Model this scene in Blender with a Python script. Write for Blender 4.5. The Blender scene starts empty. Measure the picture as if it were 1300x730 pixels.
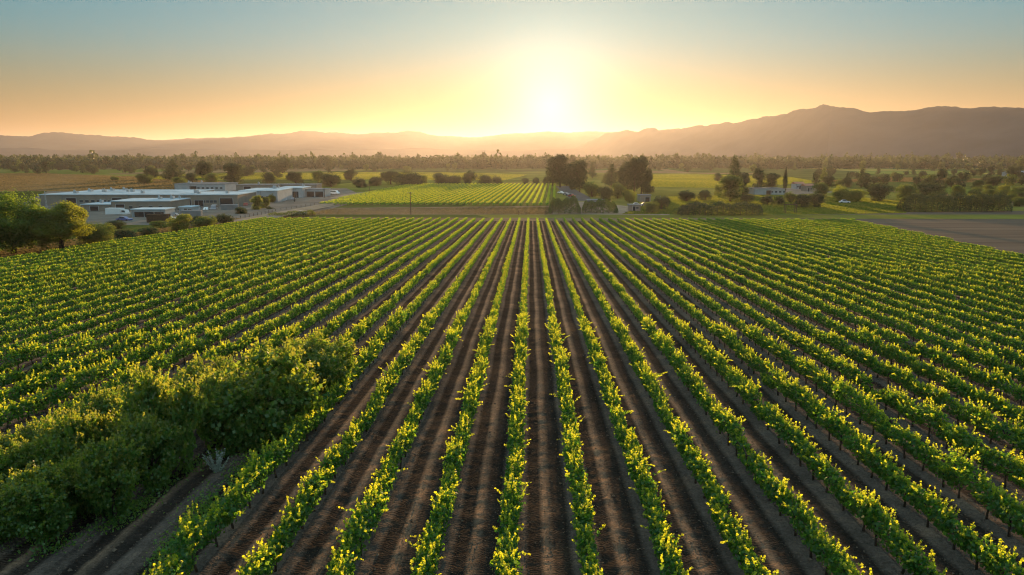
import bpy, math, random
import numpy as np
from mathutils import Vector, Matrix
R = math.radians
SC = bpy.context.scene
COL = SC.collection
random.seed(7)

# ------------------------------------------------------------------ camera, sky, sun, exposure
FPX, CX, CY = 880.0, 650.0, 365.0                 # focal length and centre in photo pixels (1300x730)
PITCH, YAW = math.atan(167/FPX), R(1.53)          # looking down; turned left of the row direction (+Y)
SLOPE, KINK = 0.0286, 232.0                       # the vineyard falls away from the camera, then the plain is level
CAMH = 13.7
cam_d = bpy.data.cameras.new('camera'); cam = bpy.data.objects.new('camera', cam_d); COL.objects.link(cam)
cam_d.sensor_fit = 'HORIZONTAL'; cam_d.sensor_width = 36.0; cam_d.lens = 36.0*FPX/1300.0
cam_d.clip_start = 0.1; cam_d.clip_end = 60000
cam.location = (0, 0, CAMH); cam.rotation_euler = (math.pi/2-PITCH, 0, YAW)
SC.camera = cam

SUN_EL, SUN_AZ = R(3.9), R(1.6)                   # azimuth measured from +Y towards +X
SKY_STRENGTH, SUN_STRENGTH = 0.05, 5.0
SKY_TINT = (2.6, 2.9, 2.9)
sun_dir = Vector((math.sin(SUN_AZ)*math.cos(SUN_EL), math.cos(SUN_AZ)*math.cos(SUN_EL), math.sin(SUN_EL)))
w = bpy.data.worlds.new('World'); SC.world = w; w.use_nodes = True
nt = w.node_tree; nt.nodes.clear()
N = nt.nodes.new; L = nt.links.new
out = N('ShaderNodeOutputWorld'); bg = N('ShaderNodeBackground'); bg.inputs['Strength'].default_value = SKY_STRENGTH
sky = N('ShaderNodeTexSky'); sky.sky_type = 'NISHITA'; sky.sun_disc = False
sky.sun_elevation = SUN_EL; sky.sun_rotation = SUN_AZ
sky.altitude = 60; sky.air_density = 1.0; sky.dust_density = 0.25; sky.ozone_density = 1.5
# aureole of the low sun: a real feature of the sky, tied to the sun's direction
tc = N('ShaderNodeTexCoord'); dot = N('ShaderNodeVectorMath'); dot.operation = 'DOT_PRODUCT'
L(tc.outputs['Generated'], dot.inputs[0]); dot.inputs[1].default_value = sun_dir
ac = N('ShaderNodeMath'); ac.operation = 'ARCCOSINE'; L(dot.outputs['Value'], ac.inputs[0])
def glow(k, col, amp):
    m = N('ShaderNodeMath'); m.operation = 'MULTIPLY'; L(ac.outputs[0], m.inputs[0]); m.inputs[1].default_value = 1.0/R(k)
    p = N('ShaderNodeMath'); p.operation = 'POWER'; L(m.outputs[0], p.inputs[0]); p.inputs[1].default_value = 1.35
    n = N('ShaderNodeMath'); n.operation = 'MULTIPLY'; L(p.outputs[0], n.inputs[0]); n.inputs[1].default_value = -1
    e = N('ShaderNodeMath'); e.operation = 'EXPONENT'; L(n.outputs[0], e.inputs[0])
    s = N('ShaderNodeVectorMath'); s.operation = 'SCALE'; s.inputs[0].default_value = (col[0]*amp, col[1]*amp, col[2]*amp)
    L(e.outputs[0], s.inputs['Scale']); return s.outputs[0]
def vadd(a, b):
    v = N('ShaderNodeVectorMath'); v.operation = 'ADD'; L(a, v.inputs[0]); L(b, v.inputs[1]); return v.outputs[0]
core = glow(3.7, (1.0, .90, .82), 4.4)
g = vadd(glow(9.0, (1.0, .50, .25), .55), glow(20.0, (1.0, .58, .36), .92))
# softened sky: the dynamic range of the physical sky is compressed
gm = N('ShaderNodeGamma'); L(sky.outputs[0], gm.inputs['Color']); gm.inputs['Gamma'].default_value = .55
tint = N('ShaderNodeVectorMath'); tint.operation = 'MULTIPLY'; L(gm.outputs[0], tint.inputs[0]); tint.inputs[1].default_value = SKY_TINT
sx = N('ShaderNodeSeparateXYZ'); L(tc.outputs['Generated'], sx.inputs[0])
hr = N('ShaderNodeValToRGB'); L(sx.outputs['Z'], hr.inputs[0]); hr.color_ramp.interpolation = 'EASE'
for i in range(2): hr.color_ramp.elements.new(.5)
for e, (p_, c_) in zip(hr.color_ramp.elements, [(0, (.42, .21, .09)), (.19, (.10, .35, .45)), (.30, (.40, .48, .50)), (.6, (2.3, 2.3, 2.15))]):  # sky overhead raised above its natural brightness, added to fill the shadows
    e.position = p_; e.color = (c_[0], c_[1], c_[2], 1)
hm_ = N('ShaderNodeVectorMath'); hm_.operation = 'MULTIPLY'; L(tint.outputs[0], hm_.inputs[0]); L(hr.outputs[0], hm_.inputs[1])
lo = N('ShaderNodeValToRGB'); L(sx.outputs['Z'], lo.inputs[0]); lo.color_ramp.interpolation = 'EASE'; lo.color_ramp.elements.new(.5)
for e, (p_, c_) in zip(lo.color_ramp.elements, [(0, (1.0, .84, .56)), (.06, (1.0, .92, .76)), (.15, (1.0, 1.0, 1.0))]):
    e.position = p_; e.color = (c_[0], c_[1], c_[2], 1)
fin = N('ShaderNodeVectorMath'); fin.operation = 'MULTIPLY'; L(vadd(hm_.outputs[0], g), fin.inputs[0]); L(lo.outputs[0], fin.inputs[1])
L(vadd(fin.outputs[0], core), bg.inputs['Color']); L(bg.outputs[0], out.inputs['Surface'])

sl = bpy.data.lights.new('sun', 'SUN'); so = bpy.data.objects.new('sun', sl); COL.objects.link(so)
sl.energy = SUN_STRENGTH; sl.angle = R(0.55); sl.color = (1.0, .60, .28)
so.rotation_euler = (-sun_dir).to_track_quat('-Z', 'Y').to_euler(); so.location = (0, 0, 80)
SC.view_settings.view_transform = 'Standard'; SC.view_settings.look = 'None'
SC.view_settings.gamma = 1.0; SC.view_settings.use_curve_mapping = False
SC.view_settings.exposure = 1.62
SC.cycles.max_bounces = 6; SC.cycles.diffuse_bounces = 3; SC.cycles.glossy_bounces = 2
SC.cycles.transmission_bounces = 4; SC.cycles.volume_bounces = 0; SC.cycles.transparent_max_bounces = 4
SC.cycles.use_denoising = True
SC.cycles.pixel_filter_type = 'GAUSSIAN'; SC.cycles.filter_width = 1.3

# ------------------------------------------------------------------ placing helpers
def gz(x, y): return -SLOPE*min(y, KINK)
ZP = gz(0, 999)                                    # level of the plain
_M = Matrix.Rotation(YAW, 3, 'Z') @ Matrix.Rotation(math.pi/2-PITCH, 3, 'X')
def ray(px, py): return _M @ Vector(((px-CX)/FPX, -(py-CY)/FPX, -1.0))
def ground(px, py, h=0.0):
    """ground point seen at a photo pixel (or the point h above the plain)"""
    d = ray(px, py)
    t = (h - CAMH)/(d.z + SLOPE*d.y) if (d.z + SLOPE*d.y) < 0 else 1e9
    if d.y*t < KINK and t > 0: return Vector((d.x*t, d.y*t, CAMH + d.z*t))
    t = (ZP + h - CAMH)/min(d.z, -1e-5); return Vector((d.x*t, d.y*t, ZP+h))
def dist(p): return (p - cam.location).dot(_M @ Vector((0, 0, -1)))

# ------------------------------------------------------------------ materials
def mat(name):
    m = bpy.data.materials.new(name); m.use_nodes = True; m.node_tree.nodes.clear(); return m
def nodes(m):
    t = m.node_tree
    def n(kind, **kw):
        x = t.nodes.new(kind)
        for k, v in kw.items(): setattr(x, k, v)
        return x
    return n, t.links.new
def ramp(n, stops, interp='LINEAR'):
    r = n('ShaderNodeValToRGB'); r.color_ramp.interpolation = interp
    el = r.color_ramp.elements
    while len(el) < len(stops): el.new(0.5)
    for e, (p, c) in zip(el, stops): e.position = p; e.color = (c[0], c[1], c[2], 1)
    return r
def mixc(n, l, f, a, b, blend='MIX'):
    m = n('ShaderNodeMix', data_type='RGBA', blend_type=blend)
    for s, v in ((m.inputs[0], f), (m.inputs[6], a), (m.inputs[7], b)):
        if isinstance(v, (int, float)): s.default_value = v
        elif isinstance(v, tuple): s.default_value = (v[0], v[1], v[2], 1)
        else: l(v, s)
    return m.outputs[2]
def noise(n, l, scale, detail=4, rough=.6, vec=None, w=None):
    x = n('ShaderNodeTexNoise'); x.inputs['Scale'].default_value = scale
    x.inputs['Detail'].default_value = detail; x.inputs['Roughness'].default_value = rough
    if vec is not None: l(vec, x.inputs['Vector'])
    return x.outputs['Fac']

def leaf_mat(name, dark, light, trans_dark, trans_light, tfac=.5, tipcol=None, gloss=.06, patch=.12):
    m = mat(name); n, l = nodes(m)
    geo = n('ShaderNodeNewGeometry'); tcn = n('ShaderNodeTexCoord')
    nz = noise(n, l, patch, 3, .6, geo.outputs['Position'])
    add = n('ShaderNodeMath', operation='MULTIPLY_ADD'); l(geo.outputs['Random Per Island'], add.inputs[0])
    add.inputs[1].default_value = .6; sub = n('ShaderNodeMath', operation='MULTIPLY_ADD'); l(nz, sub.inputs[0])
    sub.inputs[1].default_value = 1.1; sub.inputs[2].default_value = -.34; l(sub.outputs[0], add.inputs[2])
    cl = n('ShaderNodeClamp'); l(add.outputs[0], cl.inputs[0])
    c = mixc(n, l, cl.outputs[0], dark, light); tcl = mixc(n, l, cl.outputs[0], trans_dark, trans_light)
    if tipcol:
        at = n('ShaderNodeAttribute', attribute_name='tip')
        c = mixc(n, l, at.outputs['Fac'], c, tipcol[0]); tcl = mixc(n, l, at.outputs['Fac'], tcl, tipcol[1])
    d = n('ShaderNodeBsdfDiffuse'); l(c, d.inputs['Color'])
    t = n('ShaderNodeBsdfTranslucent'); l(tcl, t.inputs['Color'])
    mx = n('ShaderNodeMixShader'); mx.inputs[0].default_value = tfac; l(d.outputs[0], mx.inputs[1]); l(t.outputs[0], mx.inputs[2])
    g = n('ShaderNodeBsdfGlossy'); g.inputs['Roughness'].default_value = .5; g.inputs['Color'].default_value = (.6, .6, .6, 1)
    m2 = n('ShaderNodeMixShader'); m2.inputs[0].default_value = gloss; l(mx.outputs[0], m2.inputs[1]); l(g.outputs[0], m2.inputs[2])
    o = n('ShaderNodeOutputMaterial'); l(m2.outputs[0], o.inputs['Surface']); return m

def plain_mat(name, col, col2=None, scale=1.0, rough=.8, bump=0.0, metal=0.0, stretch=(1, 1, 1), spec=.3):
    m = mat(name); n, l = nodes(m)
    geo = n('ShaderNodeNewGeometry'); mp = n('ShaderNodeMapping'); l(geo.outputs['Position'], mp.inputs[0]); mp.inputs['Scale'].default_value = stretch
    f = noise(n, l, scale, 6, .65, mp.outputs[0])
    col2 = col2 or tuple(v*.7 for v in col)
    r = ramp(n, [(.32, col2), (.68, col)]); l(f, r.inputs[0])
    if rough >= .9:
        p = n('ShaderNodeBsdfDiffuse'); l(r.outputs[0], p.inputs['Color'])
    else:
        p = n('ShaderNodeBsdfPrincipled'); l(r.outputs[0], p.inputs['Base Color']); p.inputs['Roughness'].default_value = rough
        p.inputs['Metallic'].default_value = metal; p.inputs['Specular IOR Level'].default_value = spec
    if bump:
        b = n('ShaderNodeBump'); b.inputs['Strength'].default_value = bump; b.inputs['Distance'].default_value = .1
        l(f, b.inputs['Height']); l(b.outputs[0], p.inputs['Normal'])
    o = n('ShaderNodeOutputMaterial'); l(p.outputs[0], o.inputs['Surface']); return m

M = {}
M['vine'] = leaf_mat('vine_leaf', (.020, .085, .022), (.05, .15, .028), (.05, .27, .02), (.32, .52, .02), .52,
                     ((.18, .24, .015), (.86, .88, .04)), .03, .35)
M['bush'] = leaf_mat('bush_leaf', (.040, .12, .024), (.085, .18, .03), (.08, .27, .02), (.42, .55, .03), .5,
                     ((.10, .13, .02), (.45, .42, .04)), .05, .5)
M['tree'] = leaf_mat('tree_leaf', (.028, .062, .016), (.075, .12, .026), (.06, .13, .015), (.28, .32, .03), .4, None, .04, .2)
M['tree_bright'] = leaf_mat('fresh_tree_leaf', (.04, .085, .02), (.10, .16, .03), (.09, .19, .018), (.36, .46, .03), .48, None, .03, .2)
M['tree_dark'] = leaf_mat('dark_tree_leaf', (.022, .045, .018), (.05, .08, .026), (.03, .06, .014), (.12, .14, .025), .3, None, .04, .2)
M['tree_gold'] = leaf_mat('gold_tree_leaf', (.06, .09, .015), (.12, .15, .025), (.18, .24, .02), (.42, .44, .03), .5, None, .04, .2)
M['silver'] = leaf_mat('silver_leaf', (.22, .27, .22), (.42, .47, .40), (.2, .25, .18), (.4, .45, .3), .3, None, .05, 1.0)
M['bark'] = plain_mat('bark', (.10, .075, .055), (.045, .034, .026), 9, .95, .6, stretch=(1, 1, .3))
M['deadwood'] = plain_mat('dead_wood', (.30, .22, .15), (.15, .10, .07), 9, .9, .4)
M['dirt'] = plain_mat('dry_dirt', (.22, .155, .095), (.13, .095, .06), .12, .95, .4)
M['asphalt'] = plain_mat('asphalt', (.13, .12, .11), (.085, .08, .075), .2, .9, .1)
M['concrete'] = plain_mat('concrete', (.20, .175, .145), (.11, .098, .085), .12, .9, .1)
M['wall_beige'] = plain_mat('wall_beige', (.27, .24, .20), (.21, .19, .165), .3, .9)
M['wall_white'] = plain_mat('wall_white', (.38, .42, .44), (.30, .33, .35), .3, .9)
M['roof_metal'] = plain_mat('pale_roof_metal', (.50, .60, .66), (.32, .40, .45), .12, .9, 0)
M['roof_grey'] = plain_mat('grey_roof', (.26, .28, .29), (.16, .17, .18), .2, .9)
M['roof_tile'] = plain_mat('clay_roof', (.38, .17, .10), (.25, .11, .07), .8, .8)
M['dark'] = plain_mat('dark_opening', (.03, .03, .035), (.02, .02, .022), 1, .5)
M['glass'] = plain_mat('window_glass', (.05, .06, .07), (.03, .04, .05), 1, .35, spec=.5)
M['car_white'] = plain_mat('white_paint', (.75, .75, .75), (.7, .7, .7), 1, .3, spec=.5)
M['car_blue'] = plain_mat('blue_paint', (.08, .12, .3), (.07, .1, .25), 1, .3, spec=.5)
M['car_red'] = plain_mat('red_paint', (.35, .06, .04), (.3, .05, .04), 1, .3, spec=.5)
M['car_grey'] = plain_mat('grey_paint', (.22, .23, .25), (.2, .2, .22), 1, .3, spec=.5)
M['rubber'] = plain_mat('rubber', (.02, .02, .02), (.015, .015, .015), 1, .9)
M['wood'] = plain_mat('weathered_wood', (.14, .10, .07), (.08, .055, .04), 3, .9)

# ------------------------------------------------------------------ mesh helpers
def mesh_np(name, verts, nper, m, tip=None):
    """verts: (n*nper,3) numpy; every nper consecutive vertices are one face"""
    nv = len(verts); nf = nv//nper
    me = bpy.data.meshes.new(name)
    me.vertices.add(nv); me.vertices.foreach_set('co', np.ascontiguousarray(verts, dtype=np.float32).ravel())
    me.loops.add(nv); me.loops.foreach_set('vertex_index', np.arange(nv, dtype=np.int32))
    me.polygons.add(nf); me.polygons.foreach_set('loop_start', np.arange(0, nv, nper, dtype=np.int32))
    me.polygons.foreach_set('loop_total', np.full(nf, nper, dtype=np.int32))
    if tip is not None:
        a = me.attributes.new('tip', 'FLOAT', 'POINT'); a.data.foreach_set('value', tip.astype(np.float32))
    me.update(calc_edges=True)
    me.materials.append(m); return me
def mesh_vf(name, verts, faces, m, smooth=False):
    me = bpy.data.meshes.new(name); me.from_pydata([tuple(v) for v in verts], [], faces); me.update()
    for mm in (m if isinstance(m, (list, tuple)) else [m]): me.materials.append(mm)
    if smooth: me.polygons.foreach_set('use_smooth', [True]*len(me.polygons))
    return me
def link(name, me, parent=None, loc=(0, 0, 0), rotz=0, scale=None):
    o = bpy.data.objects.new(name, me); COL.objects.link(o); o.location = loc; o.rotation_euler = (0, 0, rotz)
    if scale is not None: o.scale = scale if hasattr(scale, '__len__') else (scale,)*3
    if parent: o.parent = parent
    return o
def tag(o, label=None, cat=None, group=None, kind=None):
    if label: o['label'] = label
    if cat: o['category'] = cat
    if group: o['group'] = group
    if kind: o['kind'] = kind
    return o
class MB:
    def __init__(s): s.v = []; s.f = []
    def add(s, vs, fs):
        b = len(s.v); s.v += [tuple(v) for v in vs]; s.f += [tuple(b+i for i in f) for f in fs]; return s
    def box(s, x0, x1, y0, y1, z0, z1):
        return s.add([(x0,y0,z0),(x1,y0,z0),(x1,y1,z0),(x0,y1,z0),(x0,y0,z1),(x1,y0,z1),(x1,y1,z1),(x0,y1,z1)],
                     [(0,3,2,1),(4,5,6,7),(0,1,5,4),(1,2,6,5),(2,3,7,6),(3,0,4,7)])
    def tube(s, pts, rad, seg=7):
        pts = [Vector(p) for p in pts]; n = len(pts); vs = []; fs = []
        for i, p in enumerate(pts):
            d = (pts[min(i+1, n-1)]-pts[max(i-1, 0)]).normalized()
            u = d.cross(Vector((0.31, .95, .05))).normalized(); v = d.cross(u)
            for k in range(seg):
                a = 2*math.pi*k/seg; vs.append(p+(u*math.cos(a)+v*math.sin(a))*rad[i])
        for i in range(n-1):
            for k in range(seg):
                a = i*seg+k; b = i*seg+(k+1) % seg; fs.append((a, b, b+seg, a+seg))
        fs.append(tuple(range(seg))[::-1]); fs.append(tuple((n-1)*seg+k for k in range(seg)))
        return s.add(vs, fs)
    def mesh(s, name, m, smooth=False): return mesh_vf(name, s.v, s.f, m, smooth)
    def build(s, name, m, parent=None, **kw): return link(name, s.mesh(name, m), parent, **kw)

def leaves(rng, P, Nrm, size, aspect=.8):
    """kite-shaped leaves at points P (n,3) facing Nrm, with sizes (n,)"""
    n = len(P); Nrm = Nrm/np.linalg.norm(Nrm, axis=1, keepdims=True)
    r = rng.normal(size=(n, 3)); u = np.cross(Nrm, r); u /= np.linalg.norm(u, axis=1, keepdims=True)+1e-9; v = np.cross(Nrm, u)
    s = size[:, None]
    fold = Nrm*s*.16
    q = np.empty((n, 4, 3)); q[:, 0] = P-u*s*.5; q[:, 1] = P+v*s*.5*aspect-u*s*.05+fold; q[:, 2] = P+u*s*.5; q[:, 3] = P-v*s*.5*aspect-u*s*.05+fold
    return q.reshape(-1, 3)

# ------------------------------------------------------------------ terrain
def sheet(name, pts, m, dz, label=None, kind='structure', nsub=1):
    """a flat polygon lying dz above the plain / slope (points are x, y)"""
    vs = [(x, y, gz(x, y)+dz) for x, y in pts]
    o = link(name, mesh_vf(name, vs, [tuple(range(len(vs)))], m)); o['kind'] = kind
    if label: o['label'] = label
    return o
def gsheet(name, pix, m, dz): return sheet(name, [(ground(*p).x, ground(*p).y) for p in pix], m, dz)

def plain_ground_mat():
    m = mat('plain_ground'); n, l = nodes(m)
    geo = n('ShaderNodeNewGeometry'); mp = n('ShaderNodeMapping'); l(geo.outputs['Position'], mp.inputs[0])
    mp.inputs['Scale'].default_value = (1/190, 1/330, 0); mp.inputs['Rotation'].default_value = (0, 0, .12)
    vo = n('ShaderNodeTexVoronoi', distance='CHEBYCHEV'); vo.inputs['Scale'].default_value = 1; vo.inputs['Randomness'].default_value = .75
    l(mp.outputs[0], vo.inputs['Vector'])
    sp = n('ShaderNodeSeparateColor'); l(vo.outputs['Color'], sp.inputs[0])
    r = ramp(n, [(0, (.085, .105, .028)), (.3, (.17, .17, .04)), (.5, (.06, .085, .022)), (.66, (.20, .15, .075)), (.8, (.12, .15, .03)), (.92, (.26, .24, .06))], 'CONSTANT'); l(sp.outputs[0], r.inputs[0])
    nz = noise(n, l, .02, 8, .7, geo.outputs['Position']); nr = ramp(n, [(.3, (.55, .5, .45)), (.7, (1.2, 1.15, 1.1))]); l(nz, nr.inputs[0])
    c = mixc(n, l, 1.0, r.outputs[0], nr.outputs[0], 'MULTIPLY')
    nz2 = noise(n, l, .9, 6, .7, geo.outputs['Position'])
    p = n('ShaderNodeBsdfDiffuse'); l(c, p.inputs['Color'])
    b = n('ShaderNodeBump'); b.inputs['Strength'].default_value = .6; b.inputs['Distance'].default_value = .25; l(nz2, b.inputs['Height']); l(b.outputs[0], p.inputs['Normal'])
    o = n('ShaderNodeOutputMaterial'); l(p.outputs[0], o.inputs['Surface']); return m
M['plain'] = plain_ground_mat()
ys = [-400, 0, 60, 120, 180, KINK, 260, 400, 800, 1600, 3000, 6000, 12000]
xs = [-12000, -5000, -2000, -800, -300, -100, 0, 100, 300, 800, 2000, 5000, 12000]
vs = [(x, y, gz(x, y)) for y in ys for x in xs]
fs = [(j*13+i, j*13+i+1, (j+1)*13+i+1, (j+1)*13+i) for j in range(12) for i in range(12)]
link('ground', mesh_vf('ground', vs, fs, M['plain']))['kind'] = 'structure'

# mountains: real ridges with spurs and gullies, several kilometres away
def fbm(x, y, seed, oct=5):
    rng = np.random.default_rng(seed); v = np.zeros_like(x); a = 1.0
    for o in range(oct):
        for k in range(3):
            th = rng.uniform(0, math.pi); ph = rng.uniform(0, 6.28); f = 2**o*rng.uniform(.8, 1.25)
            v += a*np.sin((x*math.cos(th)+y*math.sin(th))*f+ph)/3
        a *= .55
    return v
def ridge(name, prof, D, depth, m, seed, nx=900, ny=60):
    """prof: list of photo pixels of the crest line; D: distance of the crest; depth: how wide the range is"""
    px = np.linspace(prof[0][0], prof[-1][0], nx)
    py = np.interp(px, [p[0] for p in prof], [p[1] for p in prof])
    py = np.convolve(np.pad(py, 12, 'edge'), np.hanning(27)[1:-1]/np.hanning(27).sum(), 'valid')
    t = np.linspace(0, 1, ny)
    X = np.empty((ny, nx)); Y = np.empty((ny, nx)); Z = np.empty((ny, nx))
    for i in range(nx):
        Di = D(px[i]) if callable(D) else D
        d = ray(px[i], 198.0); s = Di/math.hypot(d.x, d.y); X[:, i] = d.x*s; Y[:, i] = d.y*s
        h = CAMH-ZP + (198.0-py[i])/FPX*Di
        Z[:, i] = h
    dirx = X/np.hypot(X, Y); diry = Y/np.hypot(X, Y)
    off = (t[:, None]-.5)*depth
    X += dirx*off; Y += diry*off
    u = np.abs(t[:, None]-.5)*2
    shape = np.clip(1-u**1.25, 0, 1)
    nzv = fbm(X/700, Y/420, seed, 6)
    gul = 1-np.abs(fbm(X/260, Y/900, seed+5, 4))
    Z = Z*(shape*(1-.35*u*(1-u)*4*(gul*.5)) + .10*nzv*shape*u) 
    cr = (1-u)**8*fbm(X/42, Y/42, seed+9, 5)*8
    Z = Z+cr
    Z = ZP-2+np.maximum(Z, 0)*1.0
    vs = np.stack([X, Y, Z], -1).reshape(-1, 3)
    fs = [(j*nx+i, j*nx+i+1, (j+1)*nx+i+1, (j+1)*nx+i) for j in range(ny-1) for i in range(nx-1)]
    o = link(name, mesh_vf(name, vs, fs, m, True)); o['kind'] = 'structure'; return o
M['mountain'] = plain_mat('mountain_scrub', (.036, .048, .056), (.020, .030, .036), .006, 1.0, 0)
ridge('mountain_range', [(-260, 178), (-60, 181), (0, 177), (38, 178), (60, 174), (80, 173), (120, 176), (160, 177), (205, 181), (240, 178), (300, 176), (340, 172),
      (370, 171), (388, 168), (420, 170), (450, 171), (490, 170), (515, 168), (535, 168), (555, 173), (600, 175), (640, 171), (670, 169), (700, 168), (730, 169), (760, 168), (800, 168), (850, 172), (900, 178), (980, 190)], 6800, 2300, M['mountain'], 3)
ridge('mountain', [(700, 196), (740, 184), (765, 172), (790, 166), (806, 168), (822, 163), (845, 166), (870, 163), (905, 160), (940, 157), (970, 152), (1000, 147), (1022, 142), (1040, 141), (1062, 143.5),
      (1085, 144), (1110, 149), (1140, 150), (1165, 147), (1190, 144), (1215, 148), (1250, 150), (1280, 148), (1310, 150), (1380, 146), (1460, 150), (1560, 160)], lambda x: float(np.interp(x, [700, 850, 1050, 1300, 1560], [5600, 4300, 3000, 2700, 2600])), 1300, M['mountain'], 12)
ridge('foothill', [(-260, 190), (-100, 187), (0, 189), (100, 192), (200, 189), (330, 191), (450, 190), (560, 188), (640, 192), (740, 188), (820, 190), (900, 184), (960, 180), (1040, 176), (1100, 181), (1180, 176), (1260, 182), (1340, 178), (1560, 186)], 5000, 900, M['mountain'], 21, 420, 26)
#HAZE
hm = mat('haze'); n, l = nodes(hm)
pv = n('ShaderNodeVolumePrincipled'); pv.inputs['Color'].default_value = (.66, .64, .64, 1); pv.inputs['Density'].default_value = 4.6e-5; pv.inputs['Anisotropy'].default_value = .58
oo = n('ShaderNodeOutputMaterial'); l(pv.outputs[0], oo.inputs['Volume'])
hz = MB().box(-13000, 13000, -500, 13000, ZP-3.5, 330).build('haze', hm); hz['kind'] = 'stuff'; hz['label'] = 'warm morning haze over the whole valley'
#ENDHAZE

# ------------------------------------------------------------------ ground sheets on the plain
M['straw'] = plain_mat('straw_field', (.26, .18, .09), (.14, .10, .055), .03, 1.0, .3, stretch=(1, 4, 1))
M['lawn'] = plain_mat('lawn', (.17, .19, .035), (.075, .11, .025), .06, 1.0, .3, stretch=(.6, 2, 1))
M['greenfield'] = plain_mat('green_field', (.20, .22, .04), (.10, .13, .03), .02, 1.0, .2, stretch=(.5, 3, 1))
M['tilled'] = plain_mat('tilled_field', (.15, .115, .085), (.095, .072, .055), .15, 1.0, .6, stretch=(.08, 1.6, 1))
M['pale_dirt'] = plain_mat('pale_dirt', (.30, .24, .17), (.19, .15, .11), .2, 1.0, .3)
gsheet('straw_field', [(-90, 244), (235, 241), (300, 232), (215, 226), (60, 220), (-90, 221)], M['straw'], .004)
gsheet('green_field', [(190, 228), (430, 228), (640, 229), (670, 222), (560, 219), (330, 219.5), (180, 223)], M['greenfield'], .008)
gsheet('green_field', [(812, 237), (920, 239), (1040, 232), (1005, 225), (905, 221.5), (822, 222)], M['greenfield'], .008)
gsheet('green_field', [(1080, 221), (1225, 221), (1225, 217), (1090, 217)], M['greenfield'], .008)
gsheet('straw_field', [(1040, 230), (1200, 231), (1340, 233), (1340, 228), (1120, 225)], M['straw'], .012)
gsheet('lawn', [(810, 272), (1060, 272.5), (1150, 271), (1146, 256), (1100, 251), (960, 248), (850, 250)], M['lawn'], .012)
sheet('tilled_field', [(70, 140), (78, 231.9), (330, 231.9), (330, 60), (118, 60), (84, 110)], M['tilled'], .004)
gsheet('tilled_field', [(1020, 272.4), (1420, 272.4), (1420, 266.5), (1085, 269.8)], M['tilled'], .016)
gsheet('yard', [(30, 283), (200, 286), (400, 270), (470, 252), (440, 239), (60, 243), (20, 262)], M['concrete'], .008)
gsheet('road', [(705, 236), (722, 236), (748, 250), (752, 255), (725, 255)], M['asphalt'], .016)
gsheet('road', [(440, 246), (530, 237), (540, 239), (478, 250), (330, 281), (240, 297), (232, 291), (318, 275)], M['pale_dirt'], .02)
sheet('dirt_strip', [(-120, 213.5), (60, 213.5), (75, 231.9), (-120, 231.9)], M['dirt'], .006)
gsheet('dirt_strip', [(380, 272.5), (715, 272.5), (712, 261.5), (395, 264)], M['dirt'], .012)
gsheet('parking_area', [(700, 272), (850, 273), (850, 268), (800, 262), (745, 256), (720, 256)], M['pale_dirt'], .016)
gsheet('parking_area', [(955, 246), (1010, 247), (1060, 244), (1030, 238), (960, 240)], M['concrete'], .016)

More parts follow.
